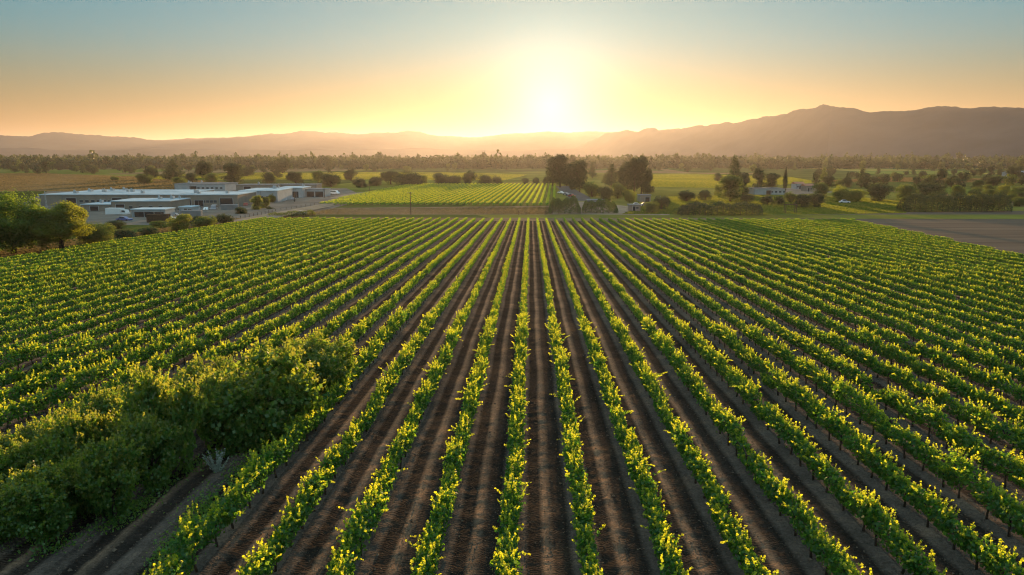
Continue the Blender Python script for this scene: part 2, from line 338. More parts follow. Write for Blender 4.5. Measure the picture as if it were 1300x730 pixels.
# ------------------------------------------------------------------ vineyard soil with its wheel tracks
SP = 2.69                                         # row spacing
X0 = -.66                                         # the row nearest the centre line
rowx = lambda k: X0 + SP*k
YEND = 211.0
def left_edge(y): return -30.4*SP
def right_edge(y): return (29.5 + 8.5*min(max((y-100)/110, 0), 1))*SP
def soil_mat():
    m = mat('vineyard_soil'); n, l = nodes(m)
    geo = n('ShaderNodeNewGeometry'); sep = n('ShaderNodeSeparateXYZ'); l(geo.outputs['Position'], sep.inputs[0])
    # position across the lane 0..1
    wob = noise(n, l, .12, 2, .5, geo.outputs['Position'])
    xs_ = n('ShaderNodeMath', operation='MULTIPLY_ADD'); l(wob, xs_.inputs[0]); xs_.inputs[1].default_value = .3; l(sep.outputs[0], xs_.inputs[2])
    a = n('ShaderNodeMath', operation='MULTIPLY_ADD'); l(xs_.outputs[0], a.inputs[0]); a.inputs[1].default_value = 1/SP; a.inputs[2].default_value = -X0/SP+200-.1
    fr = n('ShaderNodeMath', operation='FRACT'); l(a.outputs[0], fr.inputs[0])
    track = ramp(n, [(0, (.7,)*3), (.13, (.9,)*3), (.20, (.32,)*3), (.35, (.38,)*3), (.42, (1.7, 1.45, 1.2)), (.48, (1.3, 1.15, 1.0)), (.56, (.45,)*3), (.74, (.32,)*3), (.82, (1.0,)*3)]); l(fr.outputs[0], track.inputs[0])  # dark ruts; drier ridge between them, its warm sunlit streak put into the colour
    n1 = noise(n, l, .35, 8, .7, geo.outputs['Position'])
    base = ramp(n, [(.32, (.078, .068, .058)), (.52, (.135, .110, .090)), (.72, (.25, .175, .12))]); l(n1, base.inputs[0])
    mpg = n('ShaderNodeMapping'); l(geo.outputs['Position'], mpg.inputs[0]); mpg.inputs['Scale'].default_value = (8, 8, 8)
    n2 = noise(n, l, 1, 8, .75, mpg.outputs[0]); cl = ramp(n, [(.35, (.6,)*3), (.65, (1.35,)*3)]); l(n2, cl.inputs[0])
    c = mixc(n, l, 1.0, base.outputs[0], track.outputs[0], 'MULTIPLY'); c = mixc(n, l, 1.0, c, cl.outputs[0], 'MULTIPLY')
    p = n('ShaderNodeBsdfDiffuse'); l(c, p.inputs['Color'])
    # tread marks across the wheel tracks
    wv = n('ShaderNodeTexWave', bands_direction='Y'); wv.inputs['Scale'].default_value = 2.4; wv.inputs['Distortion'].default_value = 9.0; wv.inputs['Detail'].default_value = 3
    l(geo.outputs['Position'], wv.inputs['Vector'])
    inv = n('ShaderNodeMath', operation='SUBTRACT'); inv.inputs[0].default_value = 1.15; l(track.outputs[0], inv.inputs[1])
    tr = n('ShaderNodeMath', operation='MULTIPLY'); l(wv.outputs['Fac'], tr.inputs[0]); l(inv.outputs[0], tr.inputs[1])
    sm = n('ShaderNodeMath', operation='MULTIPLY_ADD'); l(n2, sm.inputs[0]); sm.inputs[1].default_value = 1.6; l(tr.outputs[0], sm.inputs[2])
    b = n('ShaderNodeBump'); b.inputs['Strength'].default_value = .9; b.inputs['Distance'].default_value = .10; l(sm.outputs[0], b.inputs['Height']); l(b.outputs[0], p.inputs['Normal'])
    o = n('ShaderNodeOutputMaterial'); l(p.outputs[0], o.inputs['Surface']); return m
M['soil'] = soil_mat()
def build_soil():
    k0, k1 = -31, 39
    xs = np.arange(k0*12-6, k1*12+1)*SP/12 + X0
    ys = np.concatenate([np.arange(8, 60, .22), np.arange(60, 130, .9), np.arange(130, 214.1, 2.0)])
    Xg, Yg = np.meshgrid(xs, ys)
    ph = ((Xg-X0)/SP) % 1
    berm = .10*np.exp(-((np.minimum(ph, 1-ph))/.13)**2)
    tr = -.055*np.exp(-((ph-.33)/.06)**2) - .055*np.exp(-((ph-.68)/.06)**2) + .03*np.exp(-((ph-.5)/.07)**2)
    rng = np.random.default_rng(4)
    rough = rng.normal(0, .022, Xg.shape)*(Yg < 70) + .025*fbm(Xg*1.7, Yg*1.3, 31, 3)
    re = (30.3 + 6.5*np.clip((Yg-100)/110, 0, 1))*SP
    Xe = np.minimum(Xg, re)
    Z = -SLOPE*Yg + .15 + berm + tr + rough
    vs = np.stack([Xe, Yg, Z], -1).reshape(-1, 3); nx = len(xs); ny = len(ys)
    i = np.arange(nx-1)[None, :]+nx*np.arange(ny-1)[:, None]
    q = np.stack([i, i+1, i+nx+1, i+nx], -1).reshape(-1, 4)
    me = bpy.data.meshes.new('vineyard_soil'); me.vertices.add(len(vs)); me.vertices.foreach_set('co', vs.astype(np.float32).ravel())
    me.loops.add(q.size); me.loops.foreach_set('vertex_index', q.astype(np.int32).ravel())
    me.polygons.add(len(q)); me.polygons.foreach_set('loop_start', np.arange(0, q.size, 4, dtype=np.int32)); me.polygons.foreach_set('loop_total', np.full(len(q), 4, dtype=np.int32))
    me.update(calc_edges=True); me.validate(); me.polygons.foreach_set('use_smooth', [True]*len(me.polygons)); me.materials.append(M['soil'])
    o = link('vineyard_soil', me); o['kind'] = 'structure'
build_soil()

# clods and stones turned up between the rows
def clods():
    rng = np.random.default_rng(8); n = 60000
    y = 17+45*rng.random(n)**1.6; x = rng.uniform(-1, 1, n)*(y*.80+3)-.03*y
    ph = ((x-X0)/SP) % 1; keep = rng.random(n) < np.where((np.abs(ph-.33) < .07) | (np.abs(ph-.68) < .07), .25, 1); x, y, ph = x[keep], y[keep], ph[keep]; n = len(x)
    z = -SLOPE*y+.15+.10*np.exp(-(np.minimum(ph, 1-ph)/.13)**2)-.055*np.exp(-((ph-.33)/.06)**2)-.055*np.exp(-((ph-.68)/.06)**2)+.03*np.exp(-((ph-.5)/.07)**2)
    s = .012+.022*rng.random(n)**3*1.6; s *= 1+(rng.random(n) < .03)*1.0
    o = np.array([(1, 0, 0), (0, 1, 0), (-1, 0, 0), (0, -1, 0), (0, 0, .8), (0, 0, -.6)]); F = [(0, 1, 4), (1, 2, 4), (2, 3, 4), (3, 0, 4), (1, 0, 5), (2, 1, 5), (3, 2, 5), (0, 3, 5)]
    V = o[None]*s[:, None, None]*rng.uniform(.6, 1.4, (n, 6, 1)); a = rng.uniform(0, 6.28, n); c, q = np.cos(a)[:, None], np.sin(a)[:, None]
    V = np.stack([V[..., 0]*c-V[..., 1]*q+x[:, None], V[..., 0]*q+V[..., 1]*c+y[:, None], V[..., 2]+(z+s*.4)[:, None]], -1)
    T = V[:, np.array(F).ravel()].reshape(-1, 3)
    ob = link('soil_clods', mesh_np('soil_clods', T, 3, M['clod'])); ob['kind'] = 'stuff'; ob['label'] = 'small clods and stones on the soil between the near rows'
M['clod'] = plain_mat('clod', (.20, .15, .11), (.07, .055, .045), 2.5, .95)
clods()

# ------------------------------------------------------------------ vine rows
ONES = ['', 'first', 'second', 'third', 'fourth', 'fifth', 'sixth', 'seventh', 'eighth', 'ninth', 'tenth', 'eleventh', 'twelfth', 'thirteenth', 'fourteenth',
        'fifteenth', 'sixteenth', 'seventeenth', 'eighteenth', 'nineteenth']
TENS = {2: 'twent', 3: 'thirt', 4: 'fort'}
def ordinal(n):
    if n < 20: return ONES[n]
    return TENS[n//10]+'ieth' if n % 10 == 0 else TENS[n//10]+'y-'+ONES[n % 10]
def frustum(y):                                    # visible lateral range at distance y on the slope, with a margin
    c = -math.tan(YAW)*y; h = y*1.0*650/FPX*1.06+ 5.5; return c-h, c+h
def vine_leaves(rng, xr, y0, y1, lod, phase=0.0, height=1.0):
    step = 1.5
    vy = np.arange(math.ceil((y0-phase)/step)*step+phase, y1, step)
    if not len(vy): return np.zeros((0, 3)), np.zeros(0), vy
    nv = len(vy); vyj = vy + rng.normal(0, .12, nv); size = np.clip(rng.normal(1.0, (.12, .06, .035)[lod], nv), .6, 1.3)*height*(1.0, .90, .83)[lod]*(1+.09*np.sin(vy*.11+xr*.23)*np.sin(vy*.037-xr*.09+2))
    size[rng.random(nv) < .012] *= .55
    ns, nl, nc, ls = {0: (28, 15, 370, .125), 1: (22, 8, 260, .12), 2: (20, 4, 150, .15)}[lod]
    ox = rng.normal(0, .06-.015*lod, nv)
    # shoots
    A = nv*ns; iv = np.repeat(np.arange(nv), ns); s = size[iv]
    bx = xr+ox[iv]+rng.normal(0, .13, A); by = vyj[iv]+rng.uniform(-.78, .78, A); bz = (.80+rng.uniform(0, .30, A)+(0, .06, .14)[lod])*s
    tilt = np.abs(rng.normal(0, R(30-8*lod), A)); long = rng.random(A) < (.12, .04, 0)[lod]; tilt = np.where(long, rng.uniform(R(35), R(72), A), tilt)
    az = rng.uniform(0, 2*math.pi, A); ln = rng.uniform(.32, .76, A)*s*(1, .66, .34)[lod]; ln = np.where(long, ln+.3, ln)
    t = np.tile(np.linspace(.12, 1, nl), A); ii = np.repeat(np.arange(A), nl)
    rr = t*ln[ii]; sag = .22*t*t*ln[ii]*np.sin(tilt[ii])
    px = bx[ii]+np.sin(tilt[ii])*np.cos(az[ii])*rr*(.85, .65, .5)[lod]; py = by[ii]+np.sin(tilt[ii])*np.sin(az[ii])*rr; pz = bz[ii]+np.cos(tilt[ii])*rr-sag
    P = np.stack([px, py, pz], -1)+rng.normal(0, (.028+.02*lod)*(1.3-t)[:, None], (len(px), 3))
    sz = ls*(1.2-.45*t)*rng.uniform(.75, 1.3, len(t)); tip1 = np.clip((t-.35)*2.2, 0, 1)*rng.uniform(.6, 1, len(t))
    # canopy wall
    B = nv*nc; jv = np.repeat(np.arange(nv), nc); th = rng.uniform(0, 2*math.pi, B); rad = rng.uniform(.55, 1.0, B)
    cx = xr+ox[jv]+np.cos(th)*rad*(.295-.025*lod)*size[jv]*rng.uniform(.8, 1.25, B); cz = (.88+np.sin(th)*rad*.39)*size[jv]; cyy = vyj[jv]+rng.uniform(-.95, .95, B)
    P2 = np.stack([cx, cyy, cz], -1)+rng.normal(0, .05, (B, 3))
    N1 = rng.normal(0, 1, (len(P), 3)); N2 = rng.normal(0, .8, (B, 3)); N2[:, 0] += np.cos(th); N2[:, 2] += np.sin(th)+.2
    P = np.concatenate([P, P2]); NN = np.concatenate([N1, N2]); sz = np.concatenate([sz, ls*1.2*rng.uniform(.7, 1.35, B)]); tip = np.concatenate([tip1, np.zeros(B)])
    P[:, 2] += -SLOPE*P[:, 1] + .2
    return leaves(rng, P, NN, sz), np.repeat(tip, 4), vyj
def vine_trunk_mesh(seed):
    rng = random.Random(seed); m = MB(); a = rng.uniform(-.09, .09); b = rng.uniform(-.09, .09)
    m.tube([(0, 0, -.05), (a*.6, b*.4, .3), (a, b, .62), (a*1.2, b, .85)], [.055, .042, .04, .045], 6)
    m.tube([(a*1.1, b, .75), (a, b+.35, .93), (a*.8, b+.72, .95)], [.032, .026, .016], 5)
    m.tube([(a*1.1, b, .75), (a, b-.35, .93), (a*.8, b-.72, .95)], [.032, .026, .016], 5)
    return m.mesh('vine_trunk', M['bark'], True)
VT = [vine_trunk_mesh(s) for s in range(5)]
def row_start(k):
    return {-5: 47.0, -6: 52.0, -7: 44.0, -8: 32.0}.get(k, 0)
def make_row(k, LIM=(60, 115)):
    x = rowx(k); rng = np.random.default_rng(1000+k); rr = random.Random(k)
    yend = YEND + rng.uniform(-.7, .7)
    if k > 29: yend = YEND; ystart_edge = 100+(k-29.5)/6.5*108
    else: ystart_edge = 0
    y = 14.0
    while y < yend and not (frustum(y)[0] < x < frustum(y)[1]): y += .5
    y = max(y, row_start(k), ystart_edge)
    if y >= yend-1: return None
    root = bpy.data.objects.new('vine_row', None); COL.objects.link(root); root.location = (x, y, gz(x, y)); root.empty_display_size = .5
    if k == 0: lab = 'green grapevine row running down the middle, nearest the centre line below the sun'
    elif k < 0: lab = 'green grapevine row, %s to the left of the row running down the middle' % ordinal(-k)
    else: lab = 'green grapevine row, %s to the right of the row running down the middle' % ordinal(k)
    tag(root, lab, 'vine row', 'rows of grapevines in the near vineyard')
    phase = rr.uniform(0, 1.5); Q = []; T = []
    LM = [math.sqrt(max(0, q_*q_-x*x)) for q_ in LIM]
    lims = [y, max(y, min(LM[0], yend)), max(y, min(LM[1], yend)), yend]
    for lod in range(3):
        if lims[lod+1]-lims[lod] < .5: continue
        q, t, vy = vine_leaves(rng, x, lims[lod], lims[lod+1], lod, phase, 1.18 if k == -4 and lod == 0 else 1.0)
        Q.append(q); T.append(t)
        if lod == 0:
            for v in vy[:100]:
                o = bpy.data.objects.new('trunk', VT[rr.randrange(5)]); COL.objects.link(o); o.parent = root
                o.location = (0, v-y, gz(x, v)-gz(x, y)+.2); o.rotation_euler = (0, 0, rr.choice((0, math.pi))+rr.uniform(-.1, .1))
        elif lod == 1 and len(vy):
            tb = MB()
            for v in vy:
                z = gz(x, v)-gz(x, y)+.2; tb.tube([(0, v-y, z), (rr.uniform(-.05, .05), v-y, z+.9)], [.05, .04], 4)
            o = tb.build('trunks', M['bark'], root); o['kind'] = 'stuff'
    q = np.concatenate(Q); t = np.concatenate(T); q[:, 0] -= x; q[:, 1] -= y; q[:, 2] -= gz(x, y)
    link('foliage', mesh_np('foliage', q, 4, M['vine'], t), root)
    return root
for k in range(-30, 37): make_row(k)

# second vineyard beyond the dirt strip
def far_vineyard():
    rows = []; rng = np.random.default_rng(77)
    pl = [ground(395, 263), ground(470, 246), ground(520, 236)]
    A = [(p.y, p.x) for p in pl]
    y_front, y_back = ground(600, 262).y, ground(640, 235.5).y
    xr_f, xr_b = ground(703, 262).x, ground(704, 235.5).x
    tilt = (xr_b-xr_f)/(y_back-y_front)
    n = 0; x = xr_f
    while True:
        # row through (x, y_front) with the block's own direction; clipped by the block's left edge
        y0 = y_front; ok = False
        while y0 < y_back:
            xe = np.interp(y0, [a[0] for a in A], [a[1] for a in A]); xx = x+(y0-y_front)*tilt
            if xx > xe: ok = True; break
            y0 += 2
        if not ok or y_back-y0 < 6: 
            if x < -140: break
            x -= 2.75; continue
        n += 1
        root = bpy.data.objects.new('vine_row', None); COL.objects.link(root); root.location = (x+(y0-y_front)*tilt, y0, ZP)
        tag(root, 'far row of low grapevines past the brown strip, %s from its right-hand side' % ordinal(n), 'vine row', 'rows of grapevines in the far vineyard')
        Ln = y_back-y0; nl = int(Ln*13); yy = rng.uniform(0, Ln, nl); th = rng.uniform(0, 6.28, nl)
        P = np.stack([yy*tilt+np.cos(th)*.45+rng.normal(0, .1, nl), yy, 1.05+np.sin(th)*.5+rng.exponential(.06, nl)], -1)
        Nn = rng.normal(0, .8, (nl, 3)); Nn[:, 0] += np.cos(th); Nn[:, 2] += np.sin(th)
        link('foliage', mesh_np('foliage', leaves(rng, P, Nn, rng.uniform(.35, .6, nl)), 4, M['vine'], np.repeat((P[:, 2] > 1.3)*.6, 4)), root)
        tb = MB()
        for q in np.arange(.5, Ln, 4.5): tb.tube([(q*tilt, q, 0), (q*tilt, q, 1.0)], [.06, .05], 4)
        o = tb.build('trunks', M['bark'], root); o['kind'] = 'stuff'
        x -= 2.75
far_vineyard()

# standing grass on the bright fields and the lawn
M['grass'] = leaf_mat('grass_blades', (.06, .09, .02), (.13, .15, .03), (.10, .16, .02), (.36, .37, .04), .45, None, .0, .015)
M['drygrass'] = leaf_mat('dry_grass', (.10, .09, .045), (.20, .155, .075), (.09, .075, .03), (.24, .18, .07), .35, None, .0, .035)
def grass(pix, n, hgt, wdt, label, m, seed):
    rng = np.random.default_rng(seed); pts = np.array([(ground(*q).x, ground(*q).y) for q in pix])
    lo, hi = pts.min(0), pts.max(0); P = rng.uniform(lo, hi, (n*3, 2))
    ins = np.zeros(len(P), bool); j = len(pts)-1
    for i in range(len(pts)):
        (xi, yi), (xj, yj) = pts[i], pts[j]
        c = ((yi > P[:, 1]) != (yj > P[:, 1])) & (P[:, 0] < (xj-xi)*(P[:, 1]-yi)/(yj-yi+1e-9)+xi); ins ^= c; j = i
    P = P[ins][:n]; k = len(P); a = rng.uniform(0, math.pi, k); h = hgt*rng.uniform(.5, 1.4, k)*(.75+.4*np.sin(P[:, 0]/23+P[:, 1]/37)); w_ = wdt*rng.uniform(.6, 1.4, k)
    lean = rng.normal(0, .35, (k, 2))*h[:, None]
    q = np.empty((k, 4, 3)); z0 = np.array([gz(0, v) for v in P[:, 1]])
    dx = np.cos(a)*w_/2; dy = np.sin(a)*w_/2
    q[:, 0] = np.stack([P[:, 0]-dx, P[:, 1]-dy, z0], -1); q[:, 1] = np.stack([P[:, 0]+dx, P[:, 1]+dy, z0], -1)
    q[:, 2] = np.stack([P[:, 0]+dx*.7+lean[:, 0], P[:, 1]+dy*.7+lean[:, 1], z0+h], -1); q[:, 3] = np.stack([P[:, 0]-dx*.6+lean[:, 0], P[:, 1]-dy*.6+lean[:, 1], z0+h*.8], -1)
    o = link('grass', mesh_np('grass', q.reshape(-1, 3), 4, m)); o['kind'] = 'stuff'; o['label'] = label
grass([(190, 228), (430, 228), (640, 229), (670, 222), (560, 219), (330, 219.5), (180, 223)], 70000, .5, 1.6, 'green grass of the strip behind the far vineyard', M['grass'], 1)
grass([(812, 237), (920, 239), (1040, 232), (1005, 225), (905, 221.5), (822, 222)], 60000, .45, 1.4, 'bright green field right of the big grove', M['grass'], 2)
grass([(790, 272), (1060, 272.2), (1150, 270.5), (1146, 256), (1100, 251), (960, 248), (850, 250)], 60000, .28, .8, 'lawn grass around the lawn trees', M['grass'], 3)
grass([(-90, 244), (235, 241), (300, 232), (215, 226), (60, 220), (-90, 221)], 45000, .35, 1.2, 'dry grass of the straw coloured field', M['drygrass'], 4)
grass([(1040, 231), (1200, 231), (1340, 233), (1340, 228), (1120, 225)], 20000, .4, 1.2, 'pale stubble of the strip above the orchard', M['drygrass'], 5)
grass([(200, 300), (330, 282), (400, 273.5), (395, 262), (330, 268), (240, 284), (130, 305), (0, 335), (0, 318), (120, 300)], 30000, .3, .7, 'dry grass verge between the vineyard and the yard', M['drygrass'], 6)
grass([(395, 272), (700, 272), (700, 263), (395, 265)], 9000, .18, .6, 'sparse dry grass on the brown strip', M['drygrass'], 7)

# ------------------------------------------------------------------ trees
def lobes_for(kind, rng):
    """unit-height tree: list of (centre, radii); the crown's proportions by kind"""
    Ls = []
    if kind == 'broad':
        for i in range(22):
            a = rng.uniform(0, 6.28); e = rng.uniform(-1, 1); r = .27*math.sqrt(max(0, 1-e*e*.8)); z = .54+.33*e
            Ls.append(((r*math.cos(a), r*math.sin(a), z), (rng.uniform(.11, .19),)*2+(rng.uniform(.10, .16),)))
        Ls.append(((0, 0, .55), (.26, .26, .30)))
    elif kind == 'round':
        for i in range(10):
            a = rng.uniform(0, 6.28); r = rng.uniform(.1, .38); z = rng.uniform(.16, .74)
            Ls.append(((r*math.cos(a), r*math.sin(a), z), (.22, .22, rng.uniform(.18, .24))))
        Ls.append(((0, 0, .46), (.36, .36, .42)))
    elif kind == 'tall':
        for i in range(16):
            z = rng.uniform(.12, .88); a = rng.uniform(0, 6.28); r = rng.uniform(.02, .22)*(1.15-.7*z)
            Ls.append(((r*math.cos(a), r*math.sin(a), z), (rng.uniform(.10, .17),)*2+(rng.uniform(.09, .14),)))
        Ls.append(((0, 0, .5), (.12, .12, .34)))
    elif kind == 'conifer':
        for i in range(15):
            z = .14+.8*i/14; wv = .24*(1-z)**.8+.03; a = rng.uniform(0, 6.28); r = wv*.35
            Ls.append(((r*math.cos(a), r*math.sin(a), z), (wv, wv, .09)))
    elif kind == 'cypress':
        for i in range(9):
            z = .1+.82*i/8; wv = .065*math.sin(math.pi*(.18+.8*i/8))+.014
            Ls.append(((rng.uniform(-.01, .01), rng.uniform(-.01, .01), z), (wv, wv, .09)))
    elif kind == 'shrub':
        for i in range(9):
            a = rng.uniform(0, 6.28); r = rng.uniform(.1, .42); z = rng.uniform(.22, .62)
            Ls.append(((r*math.cos(a), r*math.sin(a), z), (.26, .26, rng.uniform(.22, .34))))
    return Ls
def crown_verts(kind, seed, n, ls, shoots=0):
    rng = np.random.default_rng(seed); Lb = lobes_for(kind, rng); nl = len(Lb)
    vol = np.array([l[1][0]*l[1][1]+.004 for l in Lb]); idx = rng.choice(nl, n, p=vol/vol.sum())
    C = np.array([l[0] for l in Lb])[idx]; Rd = np.array([l[1] for l in Lb])[idx]
    d = rng.normal(size=(n, 3)); d /= np.linalg.norm(d, axis=1, keepdims=True)
    # twig clumps: snap directions towards a few dozen knots per lobe, so the outline breaks up
    K = 9 if shoots else (8 if kind in ('tall', 'broad') else 13); knots = rng.normal(size=(nl, K, 3)); knots /= np.linalg.norm(knots, axis=2, keepdims=True)
    kk = knots[idx, rng.integers(0, K, n)]; mixf = rng.uniform(.35, .93, n)[:, None]
    d = d*(1-mixf)+kk*mixf; d /= np.linalg.norm(d, axis=1, keepdims=True)
    rad = np.where(rng.random(n) < .82, rng.uniform(.76, 1.32 if kind in ('tall', 'broad', 'conifer') else 1.2, n), rng.uniform(.35, .85, n))
    P = C+d*Rd*rad[:, None]; P[:, 2] = np.maximum(P[:, 2], .03)
    Nn = d*.9+rng.normal(0, .75, (n, 3)); S = rng.uniform(.7, 1.35, n)*ls; tip = np.zeros(n)
    if shoots:
        o = np.argsort(-(P[:, 2]+rng.normal(0, .18, n)))[:shoots*3]; o = rng.choice(o, shoots); k = 11
        dr = d[o]*.6+rng.normal(0, .35, (shoots, 3)); dr[:, 2] = np.abs(dr[:, 2])+.7; dr /= np.linalg.norm(dr, axis=1, keepdims=True)
        t = np.tile(np.linspace(.05, 1, k), shoots); ii = np.repeat(np.arange(shoots), k); ln = rng.uniform(.08, .27, shoots)
        Q = P[o][ii]+dr[ii]*(t*ln[ii])[:, None]+rng.normal(0, .009, (shoots*k, 3)); Q[:, 2] -= .05*t*t
        P = np.concatenate([P, Q]); Nn = np.concatenate([Nn, rng.normal(size=Q.shape)]); S = np.concatenate([S, ls*1.05*(1.15-.45*t)*rng.uniform(.8, 1.2, len(t))]); tip = np.concatenate([tip, np.clip(t*1.3-.3, 0, 1)*.85])
    v = leaves(rng, P, Nn, S)
    return (v, np.repeat(tip, 4)) if shoots else v
def trunk_mesh(kind, seed):
    r = random.Random(seed); m = MB()
    if kind in ('broad', 'round', 'shrub'):
        h = .38 if kind == 'broad' else .25; b = (r.uniform(-.03, .03), r.uniform(-.03, .03))
        w0 = .03 if kind != 'shrub' else .02
        m.tube([(0, 0, -.03), (b[0]*.5, b[1]*.5, h*.5), (b[0], b[1], h)], [w0*1.25, w0, w0*.85], 7)
        for i in range(5):
            a = 6.28*i/5+r.uniform(-.4, .4); rr_ = r.uniform(.16, .28); z = r.uniform(.5, .72)
            m.tube([(b[0], b[1], h*.9), (b[0]+rr_*.5*math.cos(a), rr_*.5*math.sin(a), (h+z)/2), (rr_*math.cos(a), rr_*math.sin(a), z)], [w0*.6, w0*.4, w0*.15], 5)
    else:
        m.tube([(0, 0, -.03), (.005, 0, .4), (0, .005, .9)], [.026, .016, .004], 6)
        if kind == 'tall':
            for i in range(7):
                a = r.uniform(0, 6.28); z = r.uniform(.2, .7); rr_ = .14
                m.tube([(0, 0, z), (rr_*.6*math.cos(a), rr_*.6*math.sin(a), z+.07), (rr_*math.cos(a), rr_*math.sin(a), z+.16)], [.012, .008, .003], 4)
    return m.mesh('trunk', M['bark'], True)
PROTO = {}
LEAFN = {'hi': (34000, .020), 'mid': (8000, .038), 'low': (1300, .085), 'bush': (7500, .046)}
def proto(kind, lod, matname, variant):
    key = (kind, lod, matname, variant)
    if key not in PROTO:
        n, ls = LEAFN[lod]
        if kind in ('cypress', 'conifer'): ls *= .6
        if kind == 'tall': ls *= .8
        s = hash(kind) % 1 + variant*17+sum(map(ord, kind))
        if lod == 'bush': v, tp = crown_verts(kind, s, n, ls, 620)
        else: v, tp = crown_verts(kind, s, n, ls), None
        PROTO[key] = (mesh_np('crown', v, 4, M[matname], tp), trunk_mesh(kind, s))
    return PROTO[key]
TR = random.Random(5)
def tree(x, y, z, h, wdt, kind, lod, matname, label, group, name='tree', cat='tree'):
    W0 = {'broad': .86, 'round': .98, 'tall': .44, 'conifer': .50, 'cypress': .15, 'shrub': 1.2}[kind]
    cm, tm = proto(kind, lod, matname, TR.randrange(4 if lod != 'hi' else 3))
    root = bpy.data.objects.new(name, None); COL.objects.link(root); root.location = (x, y, z); root.rotation_euler = (0, 0, TR.uniform(0, 6.28))
    sx = wdt/W0; root.scale = (sx, sx, h)
    tag(root, label, cat, group)
    for nm, me in (('crown', cm), ('trunk', tm)):
        o = bpy.data.objects.new(nm, me); COL.objects.link(o); o.parent = root
    return root
def tree_px(px, base, top, wpx, kind, lod, matname, label, group, **kw):
    p = ground(px, base); d = dist(p); h = (base-top)/FPX*d*1.01; wdt = wpx/FPX*d
    return tree(p.x, p.y, p.z-.02, h, wdt, kind, lod, matname, label, group, **kw)

G1 = 'trees standing around the valley fields'
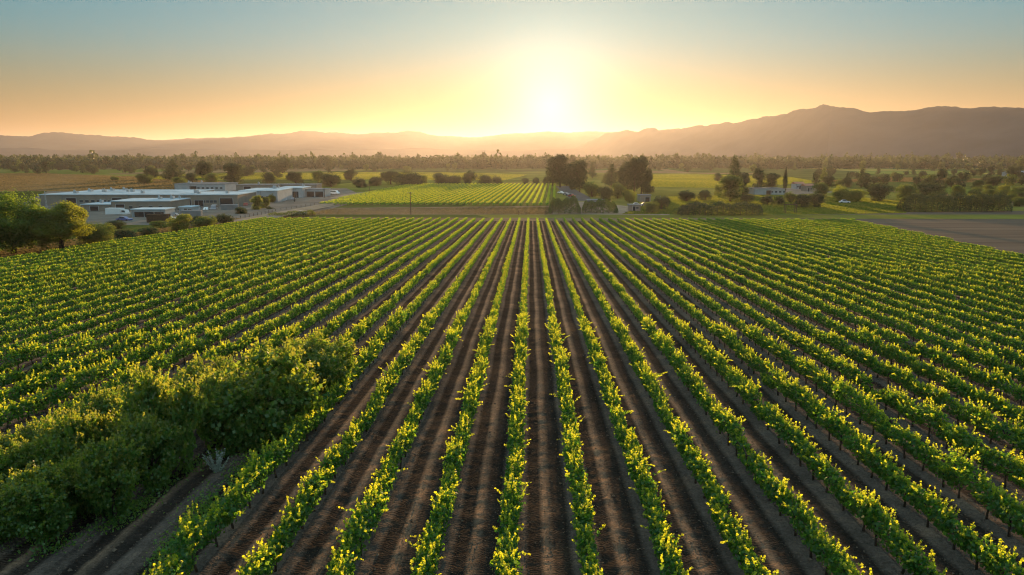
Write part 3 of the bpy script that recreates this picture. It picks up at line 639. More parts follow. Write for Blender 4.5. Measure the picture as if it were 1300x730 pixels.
# (px, base y, top y, width px, kind, material, label)
tree_px(18, 322, 245, 92, 'broad', 'hi', 'tree_bright', 'large leafy green tree at the edge of the vineyard, its short trunk standing clear', 'large trees beside the vineyard')
tree_px(78, 320, 258, 76, 'broad', 'hi', 'tree_gold', 'sunlit yellow-green tree beside the large green tree at the vineyard edge', 'large trees beside the vineyard')
tree_px(120, 312, 278, 44, 'round', 'hi', 'tree', 'lower dark green tree on the inner side of the sunlit yellow-green tree', 'large trees beside the vineyard')
tree_px(-42, 326, 250, 90, 'broad', 'hi', 'tree', 'large tree cut by the picture edge beside the vineyard', 'large trees beside the vineyard')
mids = [
 (160, 305, 289, 34, 'shrub', 'tree_dark', 'dark low shrub between the large trees and the warehouses'),
 (188, 302, 287, 30, 'shrub', 'tree_dark', 'dark shrub right beside the yellowish roadside tree'),
 (150, 290, 279, 30, 'shrub', 'tree_dark', 'dark shrub screening the low shed'),
 (205, 289, 279, 26, 'shrub', 'tree', 'green shrub screening the brown rusty container'),
 (248, 284, 273, 24, 'shrub', 'tree_dark', 'dark shrub at the front corner of the yard'),
 (306, 274, 262, 18, 'round', 'tree_dark', 'small dark tree at the yard fence by the white roof'),
 (229, 294, 271, 28, 'round', 'tree_gold', 'small yellowish tree at the vineyard edge in front of the grey warehouse'),
 (262, 291, 273, 34, 'shrub', 'tree', 'round green bush along the dirt track by the warehouses'),
 (285, 286, 269, 30, 'shrub', 'tree_dark', 'dark round bush where the dirt track leaves the warehouses'),
 (326, 268, 247, 12, 'tall', 'tree_gold', 'slim golden tree in front of the pale warehouse wall'),
 (338, 266, 250, 10, 'tall', 'tree', 'slim green tree next to the slim golden one'),
 (346, 258, 245, 12, 'round', 'tree_gold', 'little round golden tree near the pale warehouse corner'),
 (343, 267, 261, 12, 'shrub', 'tree_dark', 'very small dark bush below the little golden tree'),
 (221, 230, 204, 26, 'conifer', 'tree_dark', 'tall dark pointed tree behind the long warehouse roofs'),
 (229, 239, 224, 17, 'round', 'tree', 'round light green tree just behind the warehouse roofs'),
 (244, 233, 218, 18, 'round', 'tree_dark', 'dark round tree behind the roofs, beside the tall pointed one'),
 (262, 232, 205, 24, 'broad', 'tree_dark', 'broad dark tree rising behind the light green round trees'),
 (268, 234, 219, 20, 'round', 'tree', 'round green tree at the back of the long low roof'),
 (184, 233, 220, 22, 'round', 'tree', 'round green tree at the edge of the straw field'),
 (192, 228, 212, 20, 'broad', 'tree_dark', 'dark tree above the round green tree at the straw field'),
 (297, 235, 207, 20, 'tall', 'tree_dark', 'upright dark tree with a narrow top behind the white roof'),
 (314, 224, 211, 22, 'round', 'tree_dark', 'low round dark tree next to the narrow-topped dark tree'),
 (118, 219, 208, 18, 'round', 'tree_dark', 'dark round tree at the far rim of the straw field'),
 (145, 229, 223, 14, 'shrub', 'tree', 'low bush out on the straw field'),
 (359, 220, 201, 24, 'broad', 'tree_dark', 'hazy square-topped dark tree standing above the treeline'),
 (340, 235, 217, 20, 'round', 'tree_dark', 'dark round tree behind the pale warehouse end'),
 (352, 226, 216, 9, 'tall', 'tree_dark', 'small slim tree by the green strip behind the pale warehouse'),
 (376, 235, 218, 24, 'broad', 'tree_dark', 'dark spreading tree between two green strips'),
 (404, 232, 217, 18, 'broad', 'tree', 'smaller green tree touching the large round one by the yard'),
 (421, 237, 217, 30, 'round', 'tree_dark', 'large round dark tree above the end of the yard'),
 (446, 230, 214, 18, 'broad', 'tree_dark', 'leaning dark tree behind the yard fence'),
 (455, 238, 224, 22, 'round', 'tree_dark', 'round dark tree next to the far vineyard corner'),
 (478, 236, 223, 20, 'round', 'tree_dark', 'dark tree on the far vineyard corner road'),
 (517, 236, 216, 44, 'round', 'tree_dark', 'widest dark round tree at the back of the far vineyard'),
 (496, 234, 217, 26, 'broad', 'tree_dark', 'dark tree leaning on the widest round tree of the far vineyard'),
 (536, 235, 222, 16, 'round', 'tree', 'small green tree on the sunward side of the widest round tree'),
 (560, 235, 219, 24, 'round', 'tree_dark', 'first hazy tree of the windbreak behind the far vineyard'),
 (578, 235, 221, 22, 'round', 'tree_dark', 'second hazy tree of the windbreak behind the far vineyard'),
 (597, 235, 217, 20, 'broad', 'tree_dark', 'third and tallest hazy tree of the windbreak behind the far vineyard'),
 (614, 235, 221, 22, 'round', 'tree_dark', 'fourth hazy tree of the windbreak behind the far vineyard'),
 (630, 235, 222, 16, 'round', 'tree_dark', 'last hazy tree of the windbreak behind the far vineyard'),
 (666, 234, 225, 10, 'round', 'tree_dark', 'first of three small round trees left of the grove'),
 (680, 234, 224, 11, 'round', 'tree_dark', 'second of three small round trees left of the grove'),
 (694, 234, 222, 11, 'round', 'tree_dark', 'third of three small round trees left of the grove'),
 (702, 236, 199, 15, 'tall', 'tree_dark', 'tall tree on the outer side of the road head, under the sun'),
 (711, 238, 195.6, 17, 'tall', 'tree_dark', 'highest tree at the road head, right under the sun'),
 (726, 241, 205, 15, 'tall', 'tree_dark', 'tall tree beside the road, just right of the highest one'),
 (736, 244, 203, 17, 'tall', 'tree_dark', 'tall tree beside the road, outermost of the roadside group'),
 (719, 236, 208, 12, 'tall', 'tree_dark', 'thin tree squeezed between the tall roadside trees'),
 (752, 226, 205, 9, 'conifer', 'tree_dark', 'narrow pointed hazy tree between the two groves'),
 (776, 238, 209, 20, 'conifer', 'tree_dark', 'pointed dark tree at the start of the big grove'),
 (788, 242, 209, 14, 'tall', 'tree_dark', 'tall tree in the big grove next to the pointed one'),
 (797, 244, 206, 14, 'tall', 'tree_dark', 'slim tall tree in the middle of the big grove'),
 (805, 246, 200, 16, 'tall', 'tree_dark', 'highest tree of the big grove'),
 (814, 246, 199, 15, 'tall', 'tree_dark', 'second highest tree of the big grove, right of the highest'),
 (822, 246, 213, 13, 'tall', 'tree_dark', 'outer shoulder tree of the big grove'),
 (752, 250, 229, 26, 'round', 'tree', 'rounded green tree at the foot of the tall roadside trees'),
 (766, 255, 235, 22, 'round', 'tree_dark', 'dark rounded tree at the foot of the big grove'),
 (784, 252, 231, 24, 'round', 'tree', 'green rounded tree under the big grove'),
 (799, 257, 240, 18, 'round', 'tree_gold', 'bright small tree by the parked cars'),
 (840, 266, 247, 24, 'round', 'tree_dark', 'larger round tree at the end of the parking area'),
 (828, 270, 254, 20, 'round', 'tree', 'lower round tree in front of the parking area end'),
 (872, 255, 240, 26, 'round', 'tree_dark', 'dark flat-topped tree on the lawn'),
 (895, 254, 240, 19, 'round', 'tree_dark', 'second dark tree on the lawn, beside the flat-topped one'),
 (911, 230, 219, 13, 'round', 'tree_dark', 'small hazy tree on the bright strip behind the lawn'),
 (912, 250, 232, 12, 'round', 'tree', 'small green tree leaning on the big lawn conifer'),
 (927, 256, 222, 26, 'tall', 'tree', 'big full green tree behind the long hedge'),
 (930, 246, 199, 22, 'conifer', 'tree_dark', 'tall pointed tree rising behind the big full green tree'),
 (943, 248, 218, 14, 'tall', 'tree_dark', 'slender dark tree beside the tall pointed one'),
 (963, 243, 212, 15, 'tall', 'tree_dark', 'free-standing slender dark tree by the low pale building'),
 (979, 243, 220, 16, 'tall', 'tree_dark', 'stout dark tree at the end of the low pale building'),
 (996, 244, 213, 4.6, 'cypress', 'tree_dark', 'very thin black-green cypress by the houses'),
 (948, 257, 245, 18, 'round', 'tree_dark', 'dark small tree at the back of the long hedge'),
 (974, 260, 247, 18, 'round', 'tree_dark', 'left one of a low pair of dark trees on the lawn'),
 (988, 260, 248, 15, 'round', 'tree_dark', 'right one of a low pair of dark trees on the lawn'),
 (1003, 257, 242, 18, 'round', 'tree', 'green tree behind the wooden frame on the lawn'),
 (1018, 263, 245, 22, 'round', 'tree_dark', 'dark round tree beside the wooden frame on the lawn'),
 (1034, 263, 243, 20, 'round', 'tree_dark', 'dark tree joined to the round one by the wooden frame'),
 (1039, 250, 230, 22, 'round', 'tree', 'green tree beside the red-roofed houses'),
 (1051, 240, 223, 13, 'tall', 'tree_dark', 'dark upright tree behind the golden lawn trees'),
 (1074, 238, 223, 14, 'round', 'tree_dark', 'small dark tree above the first golden lawn tree'),
 (1065, 256, 234, 25, 'round', 'tree_gold', 'taller golden tree on the lawn'),
 (1089, 256, 239, 25, 'round', 'tree_gold', 'lower golden tree on the lawn'),
 (1097, 237, 219, 13, 'tall', 'tree_dark', 'dark upright tree above the lower golden tree'),
 (1117, 255, 231, 30, 'round', 'tree_dark', 'big dark round tree right of the golden pair'),
 (1146, 256, 232, 30, 'round', 'tree', 'big mid-green round tree before the dark hedge'),
 (1181, 250, 230, 38, 'round', 'tree_dark', 'broadest dark dome rising behind the tall dark hedge'),
 (1215, 250, 234, 20, 'round', 'tree', 'green tree behind the middle of the tall dark hedge'),
 (1261, 236, 221, 18, 'round', 'tree_dark', 'dark tree behind the orchard rows'),
 (1288, 228, 210, 22, 'broad', 'tree_dark', 'dark tree beside the white barn'),
 (1240, 240, 228, 14, 'tall', 'tree', 'lone green tree above the orchard'),
]
for px, b, t, wpx, k, mt, lab in mids:
    tree_px(px, b, t, wpx, k, 'mid', mt, lab, G1)
# orchard rows beyond the hedge
TR2 = random.Random(11)
for r_, (by) in enumerate((262, 257, 252, 247.5)):
    for i in range(5 if r_ < 2 else 6):
        pxx = 1226+i*17+r_*5+TR2.uniform(-2, 2)
        tree_px(pxx, by, by-11-TR2.uniform(0, 3), 16, 'round', 'mid', TR2.choice(['tree', 'tree', 'tree_dark', 'tree_gold']),
                'small round fruit tree in the orchard beyond the dark hedge', 'orchard trees beyond the dark hedge', name='fruit_tree')
# scattered trees by bands, nearest first; what cannot be counted behind them is one wood
BANDS = [
 # px0, px1, base0, base1, count, height m, label, group
 (-60, 105, 214, 221, 30, (9, 15), 'dark tree in the dense belt behind the straw field', 'trees of the dense belt behind the straw field'),
 (105, 330, 211, 221, 30, (8, 14), 'hazy tree in the belt behind the warehouses', 'hazy trees behind the warehouses'),
 (330, 700, 210, 219, 40, (9, 17), 'sun-hazed tree in the belt beyond the far vineyard', 'sun-hazed trees beyond the far vineyard'),
 (820, 1060, 211, 221, 30, (8, 14), 'hazy tree in the belt beyond the bright green strip', 'hazy trees beyond the bright green strip'),
 (1030, 1360, 221, 240, 50, (6, 11), 'dark tree between the lawn and the pale stubble', 'dark trees between the lawn and the stubble'),
 (1040, 1360, 209, 219, 28, (9, 16), 'grey-green tree in the belt below the mountain', 'grey-green trees below the mountain'),
]
for x0, x1, b0, b1, n_, (h0, h1), lab, grp in BANDS:
    for i in range(n_):
        pxx = x0+(x1-x0)*(i+TR2.random())/n_; bb = b0+(b1-b0)*TR2.random()**1.2; p = ground(pxx, bb)
        k = TR2.choice(['round', 'broad', 'round', 'tall', 'broad', 'conifer']); h = TR2.uniform(h0, h1)*(1.15 if k in ('tall', 'conifer') else .85)
        wdt = h*{'round': 1.05, 'broad': .95, 'tall': .5, 'conifer': .5}[k]
        tree(p.x, p.y, p.z, h, wdt, k, 'low', TR2.choice(['tree', 'tree_dark', 'tree_dark']), lab, grp)
def woodland():
    rng = np.random.default_rng(99); V = []
    tpl = [crown_verts(k, 300+i, 70, .20) for i, k in enumerate(['round', 'broad', 'round', 'broad', 'conifer', 'tall'])]
    for i in range(17000):
        pxx = rng.uniform(-150, 1450); u = rng.random(); bb = 199.9+15*u**1.5
        if bb > 204 and math.sin(pxx*.021+bb*1.3)+math.sin(pxx*.057+bb*2.9+1) > .95: continue
        p = ground(pxx, bb)
        if p.y > 7500: continue
        q = tpl[i % 6].copy(); h = rng.uniform(8, 15)*(1.35 if p.y < 2200 else 1)*(1.3 if rng.random() < .06 else 1); s = h*(.9+.3*rng.random()); a = rng.uniform(0, 6.28); c, sn = math.cos(a), math.sin(a)
        if i % 6 > 3: s *= .9; h *= 1.2
        if p.y > 2500: s *= 1.6
        xx = q[:, 0]*c-q[:, 1]*sn; yy = q[:, 0]*sn+q[:, 1]*c
        V.append(np.stack([xx*s+p.x, yy*s+p.y, q[:, 2]*h+p.z], -1))
    o = link('woodland', mesh_np('woodland', np.concatenate(V), 4, M['tree_dark'])); o['kind'] = 'stuff'; o['label'] = 'far wooded belt fading into the haze below the mountains'
woodland()

# hedges: long dense clipped-looking rows of shrubs, each one thing
def hedge(pa, pb, top_px, label, matname, seed, thick=3.0, ls=.34):
    a, b = ground(*pa), ground(*pb); Ln = (b-a).length; d = dist((a+b)/2); H = (pa[1]+pb[1]-2*top_px)/2/FPX*d
    rng = np.random.default_rng(seed); n = int(Ln*H*70)
    t = rng.random(n); hh = H*(.86+.10*np.sin(t*Ln*.8+seed)+.07*np.sin(t*Ln*2.3)); hh *= np.clip(np.minimum(t, 1-t)*Ln/2.2+.35, 0, 1)
    th = rng.uniform(0, math.pi, n); rad = rng.uniform(.85, 1.06, n); ww = thick/2*(.9+.14*np.sin(t*Ln*1.1+2))
    ct = np.cos(th); st = np.abs(np.sin(th))**.5; ct = np.sign(ct)*np.abs(ct)**.6
    ax = (b-a)/Ln; nx = Vector((-ax.y, ax.x, 0))
    P = np.array([[a.x, a.y, a.z]])+t[:, None]*np.array([[b.x-a.x, b.y-a.y, b.z-a.z]])+np.array([[nx.x, nx.y, 0]])*(ct*ww*rad)[:, None]
    P[:, 2] += st*hh*rad
    k = rng.random(n) < .5; P[k, 2] = a.z+rng.uniform(.05, 1, k.sum())*hh[k]; 
    Nn = rng.normal(0, .7, (n, 3)); Nn[:, :2] += np.array([[nx.x, nx.y]])*ct[:, None]; Nn[:, 2] += st
    o0 = bpy.data.objects.new('hedge', None); COL.objects.link(o0); o0.location = a
    P -= np.array([[a.x, a.y, a.z]])
    tag(o0, label, 'hedge', 'hedges around the fields')
    link('foliage', mesh_np('foliage', leaves(rng, P, Nn, rng.uniform(.7, 1.3, n)*ls), 4, M[matname]), o0)
    # woody core
    m = MB()
    for i in range(int(Ln/2.0)):
        q = (b-a)*((i+.5)/int(Ln/2.0)); m.tube([(q.x, q.y, 0), (q.x+.1, q.y, H*.45), (q.x, q.y+.1, H*.7)], [.12, .09, .05], 5)
    s_ = m.build('stems', M['bark'], o0); s_['kind'] = 'stuff'
hedge((697, 271), (737, 271), 249, 'green hedge at the corner of the parking area, end by the road', 'tree', 1, 4)
hedge((739, 270.5), (784, 270.5), 252, 'green hedge facing the vineyard, end nearest the parking area', 'tree', 2, 4)
hedge((862, 273), (966, 273), 256, 'long green hedge behind the rows, in front of the lawn trees', 'tree_dark', 3, 5)
hedge((1143, 268.5), (1278, 268.5), 244, 'tall dark hedge at the back of the ploughed field', 'tree_dark', 4, 6)
hedge((858, 268), (884, 267), 262, 'low hedge stub beside the parking area', 'tree', 5, 3)
hedge((338, 277), (400, 272.6), 268, 'low weedy hedge along the head of the rows by the dirt track', 'tree', 6, 1.6, .25)

# ------------------------------------------------------------------ overgrown bushes beside the tracks in front
FG = [
 # px centre, base y, top y, width px, kind, label
 (418, 508, 430, 92, 'shrub', 'rearmost dark bush of the overgrown clump, where the vine row starts'),
 (332, 566, 440, 150, 'shrub', 'largest domed bush of the overgrown clump'),
 (386, 545, 478, 44, 'shrub', 'small sunlit bush hanging over the side of the largest dome'),
 (258, 556, 470, 78, 'broad', 'leafy bush between the largest dome and the dead branches'),
 (214, 600, 468, 100, 'shrub', 'dense bush in the middle of the overgrown clump'),
 (196, 628, 532, 66, 'broad', 'bushy little tree before the middle of the clump'),
 (148, 664, 562, 72, 'broad', 'little tree with a bare trunk above the dirt track'),
 (100, 620, 520, 78, 'shrub', 'bush in the inner part of the clump behind the little trees'),
 (140, 570, 500, 80, 'shrub', 'rounded bush along the rear side of the clump'),
 (94, 660, 570, 66, 'shrub', 'bush between the two little trees with bare trunks'),
 (50, 694, 598, 76, 'broad', 'little tree standing nearest the lower corner of the picture'),
 (50, 600, 540, 80, 'shrub', 'low bush on the rear side near the picture edge'),
 (16, 640, 556, 80, 'shrub', 'large shady bush at the picture edge'),
 (0, 694, 625, 70, 'shrub', 'low bush in the lower corner at the picture edge'),
 (-20, 610, 550, 80, 'shrub', 'bush mostly cut off by the picture edge'),
 (-40, 690, 590, 110, 'shrub', 'bush beyond the picture edge at the end of the clump'),
 (285, 520, 458, 60, 'shrub', 'bush rising behind the dead branches'),
 (375, 486, 430, 60, 'shrub', 'upper bush of the clump next to the vines'),
 (300, 574, 470, 80, 'shrub', 'leafy bush filling the front between the largest dome and the dead trunks'),
 (170, 606, 505, 90, 'shrub', 'wide leafy bush linking the little trees to the middle of the clump'),
 (75, 640, 545, 90, 'shrub', 'wide leafy bush behind the two little trees'),
 (180, 545, 498, 60, 'shrub', 'tuft of foliage behind the middle of the clump'),
]
for px, b, t, wpx, k, lab in FG:
    tree_px(px, b, t, wpx, k, 'hi' if b > 900 else 'bush', 'bush', lab, 'bushes of the overgrown clump', name='bush', cat='bush')
# silvery weed
def weed():
    p = ground(276, 604); rng = np.random.default_rng(3)
    root = bpy.data.objects.new('silver_weed', None); COL.objects.link(root); root.location = p
    tag(root, 'pale silver-leaved weed beside the dirt track under the largest bush', 'weed')
    P = []; Nn = []; st = MB()
    for i in range(26):
        a = rng.uniform(0, 6.28); tl = rng.uniform(.1, .75); ln = rng.uniform(.7, 1.35)
        e = np.array([math.cos(a)*math.sin(tl), math.sin(a)*math.sin(tl), math.cos(tl)])*ln
        st.tube([(0, 0, 0), tuple(e*.5+np.array([0, 0, .06])), tuple(e)], [.014, .01, .004], 4)
        for t in np.linspace(.3, 1, 20): P.append(e*t+rng.normal(0, .035, 3)); Nn.append(rng.normal(size=3))
    P = np.array(P); link('leaves', mesh_np('leaves', leaves(rng, P, np.array(Nn), rng.uniform(.07, .12, len(P)), .45), 4, M['silver']), root)
    st.build('stems', M['silver'], root)
weed()
def dead_branch(px, py, label, h, seed):
    p = ground(px, py); r = random.Random(seed); m = MB()
    m.tube([(0, 0, 0), (.1, -.1, h*.4), (-.05, -.15, h*.75), (.1, -.3, h)], [.11, .09, .06, .03], 7)
    for i in range(9):
        z = r.uniform(.35, .95)*h; a = r.uniform(0, 6.28); l_ = r.uniform(.5, 1.2)
        m.tube([(0, -.1, z), (l_*.5*math.cos(a), -.1+l_*.5*math.sin(a), z+.1), (l_*math.cos(a), -.1+l_*math.sin(a), z-.15)], [.04, .025, .008], 5)
    o = m.build('dead_trunk', M['deadwood'], None, loc=p); tag(o, label, 'dead tree', 'dead trunks in the overgrown clump')
dead_branch(262, 572, 'bare brown dead trunk in the gap beside the largest bush', 3.4, 1)
dead_branch(268, 548, 'bent leafless trunk behind the other dead trunk', 4.2, 2)
# low weeds on the track margins
def weeds_patch(pix, n, label, seed, hgt=.18):
    rng = np.random.default_rng(seed); pts = [ground(*q) for q in pix]; P = []
    for i in range(n):
        a, b = pts[rng.integers(len(pts)-1)], None
        j = rng.integers(len(pts)-1); a, b = pts[j], pts[j+1]; t = rng.random(); q = a.lerp(b, t)
        wv = abs(math.sin(q.y*1.3)+math.sin(q.y*.47+seed))*.5
        if rng.random() > wv+.15: continue
        P.append((q.x+rng.normal(0, .38), q.y+rng.normal(0, .2), 0))
    P = np.array(P); P[:, 2] = -SLOPE*P[:, 1]+.2+rng.exponential(hgt*.6, len(P))
    o = link('weeds', mesh_np('weeds', leaves(rng, P, rng.normal(size=(len(P), 3)), rng.uniform(.06, .14, len(P))), 4, M['bush'])); o['kind'] = 'stuff'; o['label'] = label
weeds_patch([(205, 735), (262, 650), (330, 590), (400, 520), (440, 480)], 9000, 'low weeds growing along the foot of the outermost vine row', 1, .25)
weeds_patch([(40, 715), (150, 668), (200, 630), (262, 590), (330, 568), (410, 510)], 5000, 'low weeds under the overgrown bushes', 2, .2)

# ------------------------------------------------------------------ buildings of the industrial yard
def xy_px(px, py): p = ground(px, py); return p.x, p.y
def building(px0, px1, base, depth, h, rot, wallm, roofm, label, doors=(), windows=(), vents=3, name='warehouse', cat='warehouse', roof='flat', seed=0, grp='warehouses of the yard'):
    """front wall runs between two photo pixels on the ground line; the building goes back by depth metres"""
    a = ground(px0, base); b = ground(px1, base)
    Lx = (b-a).length; ang = math.atan2(b.y-a.y, b.x-a.x)+rot
    root = bpy.data.objects.new(name, None); COL.objects.link(root); root.location = (a.x, a.y, ZP if a.y > KINK else gz(a.x, a.y)); root.rotation_euler = (0, 0, ang)
    tag(root, label, cat, grp)
    r = random.Random(seed)
    m = MB(); m.box(0, Lx, 0, depth, -.6, h); m.build('wall', M[wallm], root)
    if roof == 'flat':
        m = MB(); m.box(-.25, Lx+.25, -.25, depth+.25, h+.003, h+.3)
        for i in range(int(Lx/1.6)): m.box(.8+i*1.6, .9+i*1.6, .1, depth-.1, h+.3, h+.37)
        top = h+.3
    else:
        m = MB(); rh = h*.38
        m.add([(-.4, -.4, h), (Lx+.4, -.4, h), (Lx+.4, depth+.4, h), (-.4, depth+.4, h), (-.4, depth/2, h+rh), (Lx+.4, depth/2, h+rh)],
              [(0, 1, 5, 4), (2, 3, 4, 5), (0, 4, 3), (1, 2, 5), (3, 2, 1, 0)]); top = h+rh*.3
    ro = m.build('roof', M[roofm], root)
    if roof == 'flat':
        for i in range(vents):
            x = r.uniform(.1, .9)*Lx; y = r.uniform(.15, .85)*depth; v = MB(); sz = r.uniform(.6, 1.5)
            v.box(x, x+sz, y, y+sz*1.3, top+.075, top+r.uniform(.7, 1.3)); v.box(x+.1, x+sz*.5, y+.1, y+sz*.5, top+.7, top+1.5); v.build('roof_unit', M['wall_white'], ro)
    for (f, wd, hh) in doors:
        d = MB(); x = f*Lx; d.box(x, x+wd, -.06, .05, 0, hh)
        d_ = d.build('door', M['dark'], root)
        e = MB(); e.box(x-.15, x, -.12, .05, 0, hh+.15); e.box(x+wd, x+wd+.15, -.12, .05, 0, hh+.15); e.box(x, x+wd, -.12, .05, hh, hh+.15); e.build('frame', M['wall_white'], d_)
    for (f, wd, z0, z1) in windows:
        d = MB(); x = f*Lx; d.box(x, x+wd, -.04, .05, z0, z1); d_ = d.build('window', M['glass'], root)
        e = MB(); e.box(x-.08, x+wd+.08, -.09, .05, z0-.12, z0-.02); e.box(x-.08, x+wd+.08, -.09, .05, z1+.02, z1+.12); e.build('frame', M['wall_white'], d_)
    # parapet flashing line and downpipes
    d = MB()
    for i in range(max(2, int(Lx/9))): d.box(.3+i*9.0, .42+i*9.0, -.14, -.02, 0, h-.1)
    d.build('downpipes', M['roof_grey'], root)
    return root
def win_row(n, f0, f1, wd, z0, z1): return tuple((f0+(f1-f0)*i/max(1, n-1), wd, z0, z1) for i in range(n))
building(52, 218, 262, 42, 4.6, 0, 'wall_beige', 'roof_metal', 'largest warehouse with a wide pale blue metal roof, behind the yard', ((.2, 4, 3.4), (.55, 4, 3.4)), win_row(6, .3, .52, 1.4, 1.6, 2.6), 9, seed=1)
building(142, 216, 270, 17, 4.0, .04, 'wall_beige', 'roof_metal', 'beige warehouse with a thin white roof line, in front of the largest one', ((.08, 3, 3),), win_row(4, .3, .8, 1.2, 1.5, 2.4), 3, seed=2)
building(104, 141, 270, 12, 2.8, 0, 'wall_beige', 'roof_metal', 'low shed with a sloping pale roof at the end of the beige warehouse', ((.3, 3, 2.3),), (), 1, seed=3)
building(222, 301, 264, 24, 5.0, .05, 'wall_beige', 'roof_metal', 'beige warehouse with a white roof standing beside the pale one', ((.1, 4, 3.4), (.32, 3.4, 3), (.72, 5, 3.8)), win_row(4, .44, .62, 1.2, 2.0, 3.0), 3, seed=4)
building(304, 352, 258, 26, 5.2, .06, 'wall_white', 'roof_metal', 'pale blue-white warehouse nearest the dirt track', ((.06, 3.6, 3.2),), win_row(3, .4, .7, 1.3, 2, 3), 2, seed=5)
building(352, 384, 251, 18, 4.6, .05, 'wall_white', 'roof_metal', 'white warehouse end with a dark open doorway', ((.55, 3.6, 3.0),), (), 1, seed=6)
building(388, 412, 250, 12, 3.6, 0, 'wall_white', 'roof_grey', 'small white workshop with two dark open bays', ((.08, 3.6, 2.7), (.52, 4, 2.7)), (), 0, seed=7)
building(222, 286, 243, 20, 4.2, 0, 'wall_white', 'roof_grey', 'long low far shed with a grey roof behind the white-roofed one', ((.3, 4, 3),), win_row(6, .45, .9, 1.4, 1.5, 2.4), 2, seed=8)
building(300, 350, 243.5, 14, 3.8, 0, 'wall_beige', 'roof_grey', 'far grey-roofed shed behind the pale blue-white warehouse', ((.2, 4, 3),), (), 1, seed=9)
building(352, 402, 242.5, 12, 3.6, 0, 'wall_beige', 'roof_grey', 'far low building with a brown-grey roof at the end of the yard', ((.5, 4, 2.8),), win_row(3, .1, .4, 1.4, 1.4, 2.4), 0, seed=10)
building(168, 210, 278, 7, 2.9, .02, 'wall_white', 'roof_metal', 'open white canopy shed in the yard before the beige warehouse', ((.08, 3, 2.3), (.38, 3, 2.3), (.68, 3, 2.3)), (), 0, seed=11)
building(228, 244, 272, 6, 2.4, 0, 'wall_white', 'roof_metal', 'small white container office in the yard beside the round bush', ((.4, 1, 2),), ((.7, 1.2, 1, 1.8),), 0, name='container_office', cat='cabin', seed=12)
# farm buildings to the right
FG2 = 'farm buildings among the trees'
building(957, 996, 247, 9, 3.0, 0, 'wall_white', 'roof_grey', 'low pale farm building behind the lawn, under the slender trees', ((.4, 2.4, 2.2),), win_row(4, .55, .95, 1.2, 1, 1.9), 0, name='farm_building', cat='building', grp=FG2, seed=13)
building(1010, 1021, 240, 7, 3.2, 0, 'wall_white', 'roof_tile', 'white farmhouse with a clay-red roof near the cypress', ((.4, 1, 2.1),), ((.15, 1, 1, 2), (.7, 1, 1, 2)), 0, name='house', cat='house', roof='gable', grp=FG2, seed=14)
building(1022, 1033, 243, 6, 3.2, 0, 'wall_beige', 'roof_tile', 'second farmhouse with a clay-red roof, next to the golden lawn trees', ((.3, 1, 2.1),), ((.6, 1, 1, 2),), 0, name='house', cat='house', roof='gable', grp=FG2, seed=15)
building(1286, 1310, 225.5, 16, 4.5, 0, 'wall_white', 'roof_metal', 'distant white barn beside the dark trees', ((.4, 3, 3),), (), 0, name='barn', cat='barn', roof='gable', grp=FG2, seed=16)
building(799, 813, 268.5, 4, 2.3, 0, 'wall_beige', 'roof_grey', 'small grey shed by the parking area hedge', ((.3, 1, 1.9),), ((.6, .9, 1, 1.7),), 0, name='shed', cat='shed', grp=FG2, seed=17)
building(746, 768, 262, 5, 2.4, 0, 'wall_beige', 'roof_grey', 'low grey-roofed shed under the trees of the big grove', ((.3, 2, 1.9),), (), 0, name='shed', cat='shed', grp=FG2, seed=18)
building(812, 826, 256, 6, 2.8, 0, 'wall_beige', 'roof_grey', 'grey shed between the big grove and the end of the parking area', ((.5, 2, 2),), (), 0, name='shed', cat='shed', grp=FG2, seed=19)

# ------------------------------------------------------------------ vehicles
def car_meshes(kind):
    L_, W_, H_ = {'car': (4.4, 1.8, 1.45), 'van': (5.4, 2.0, 2.3), 'truck': (7.5, 2.4, 2.9)}[kind]
    def prof(pts, x0, x1, inset=0):
        n_ = len(pts); vs = [(x0, y, z) for y, z in pts]+[(x1, y, z) for y, z in pts]
        fs = [(i, (i+1) % n_, n_+(i+1) % n_, n_+i) for i in range(n_)]+[tuple(range(n_))[::-1], tuple(range(n_, 2*n_))]
        return vs, fs
    if kind == 'car':
        low = [(-2.2, .35), (-2.2, .75), (-2.05, .85), (-1.1, .92), (1.35, .95), (2.15, .85), (2.2, .4)]
        cab = [(-1.05, .92), (-.45, 1.42), (.85, 1.45), (1.5, .95)]
    elif kind == 'van':
        low = [(-2.7, .4), (-2.7, 1.0), (-2.0, 1.25), (2.7, 1.3), (2.7, .4)]
        cab = [(-2.0, 1.25), (-1.3, 2.2), (2.55, 2.3), (2.68, 1.3)]
    else:
        low = [(-3.7, .5), (-3.7, 1.4), (-2.0, 1.45), (-1.9, .9), (3.7, .9), (3.7, .5)]
        cab = [(-3.6, 1.4), (-3.3, 2.3), (-2.1, 2.35), (-2.0, 1.45)]
    b = MB(); b.add(*prof(low, -W_/2, W_/2)); b.add(*prof(cab, -W_/2+.12, W_/2-.12))
    if kind == 'truck': b.box(-1.2, 1.2, -1.8, 3.65, .95, 2.9)
    body = b.mesh('body', M['car_white'])
    cy = sum(p[0] for p in cab)/4; g_ = MB()
    sc = [(cy+(y-cy)*.86, .5*(cab[0][1]+cab[1][1])+(z-.5*(cab[0][1]+cab[1][1]))*.72) for y, z in cab]
    g_.add(*prof(sc, -W_/2+.105, W_/2-.105)); glass = g_.mesh('windows', M['glass'])
    wh = MB(); seg = 12
    for xx in (-.11, .11): wh.v += [(xx, .33*math.cos(6.283*i/seg), .33*math.sin(6.283*i/seg)) for i in range(seg)]
    wh.f += [(i, (i+1) % seg, seg+(i+1) % seg, seg+i) for i in range(seg)]+[tuple(range(seg))[::-1], tuple(range(seg, 2*seg))]
    return body, glass, wh.mesh('wheel', M['rubber']), L_, W_
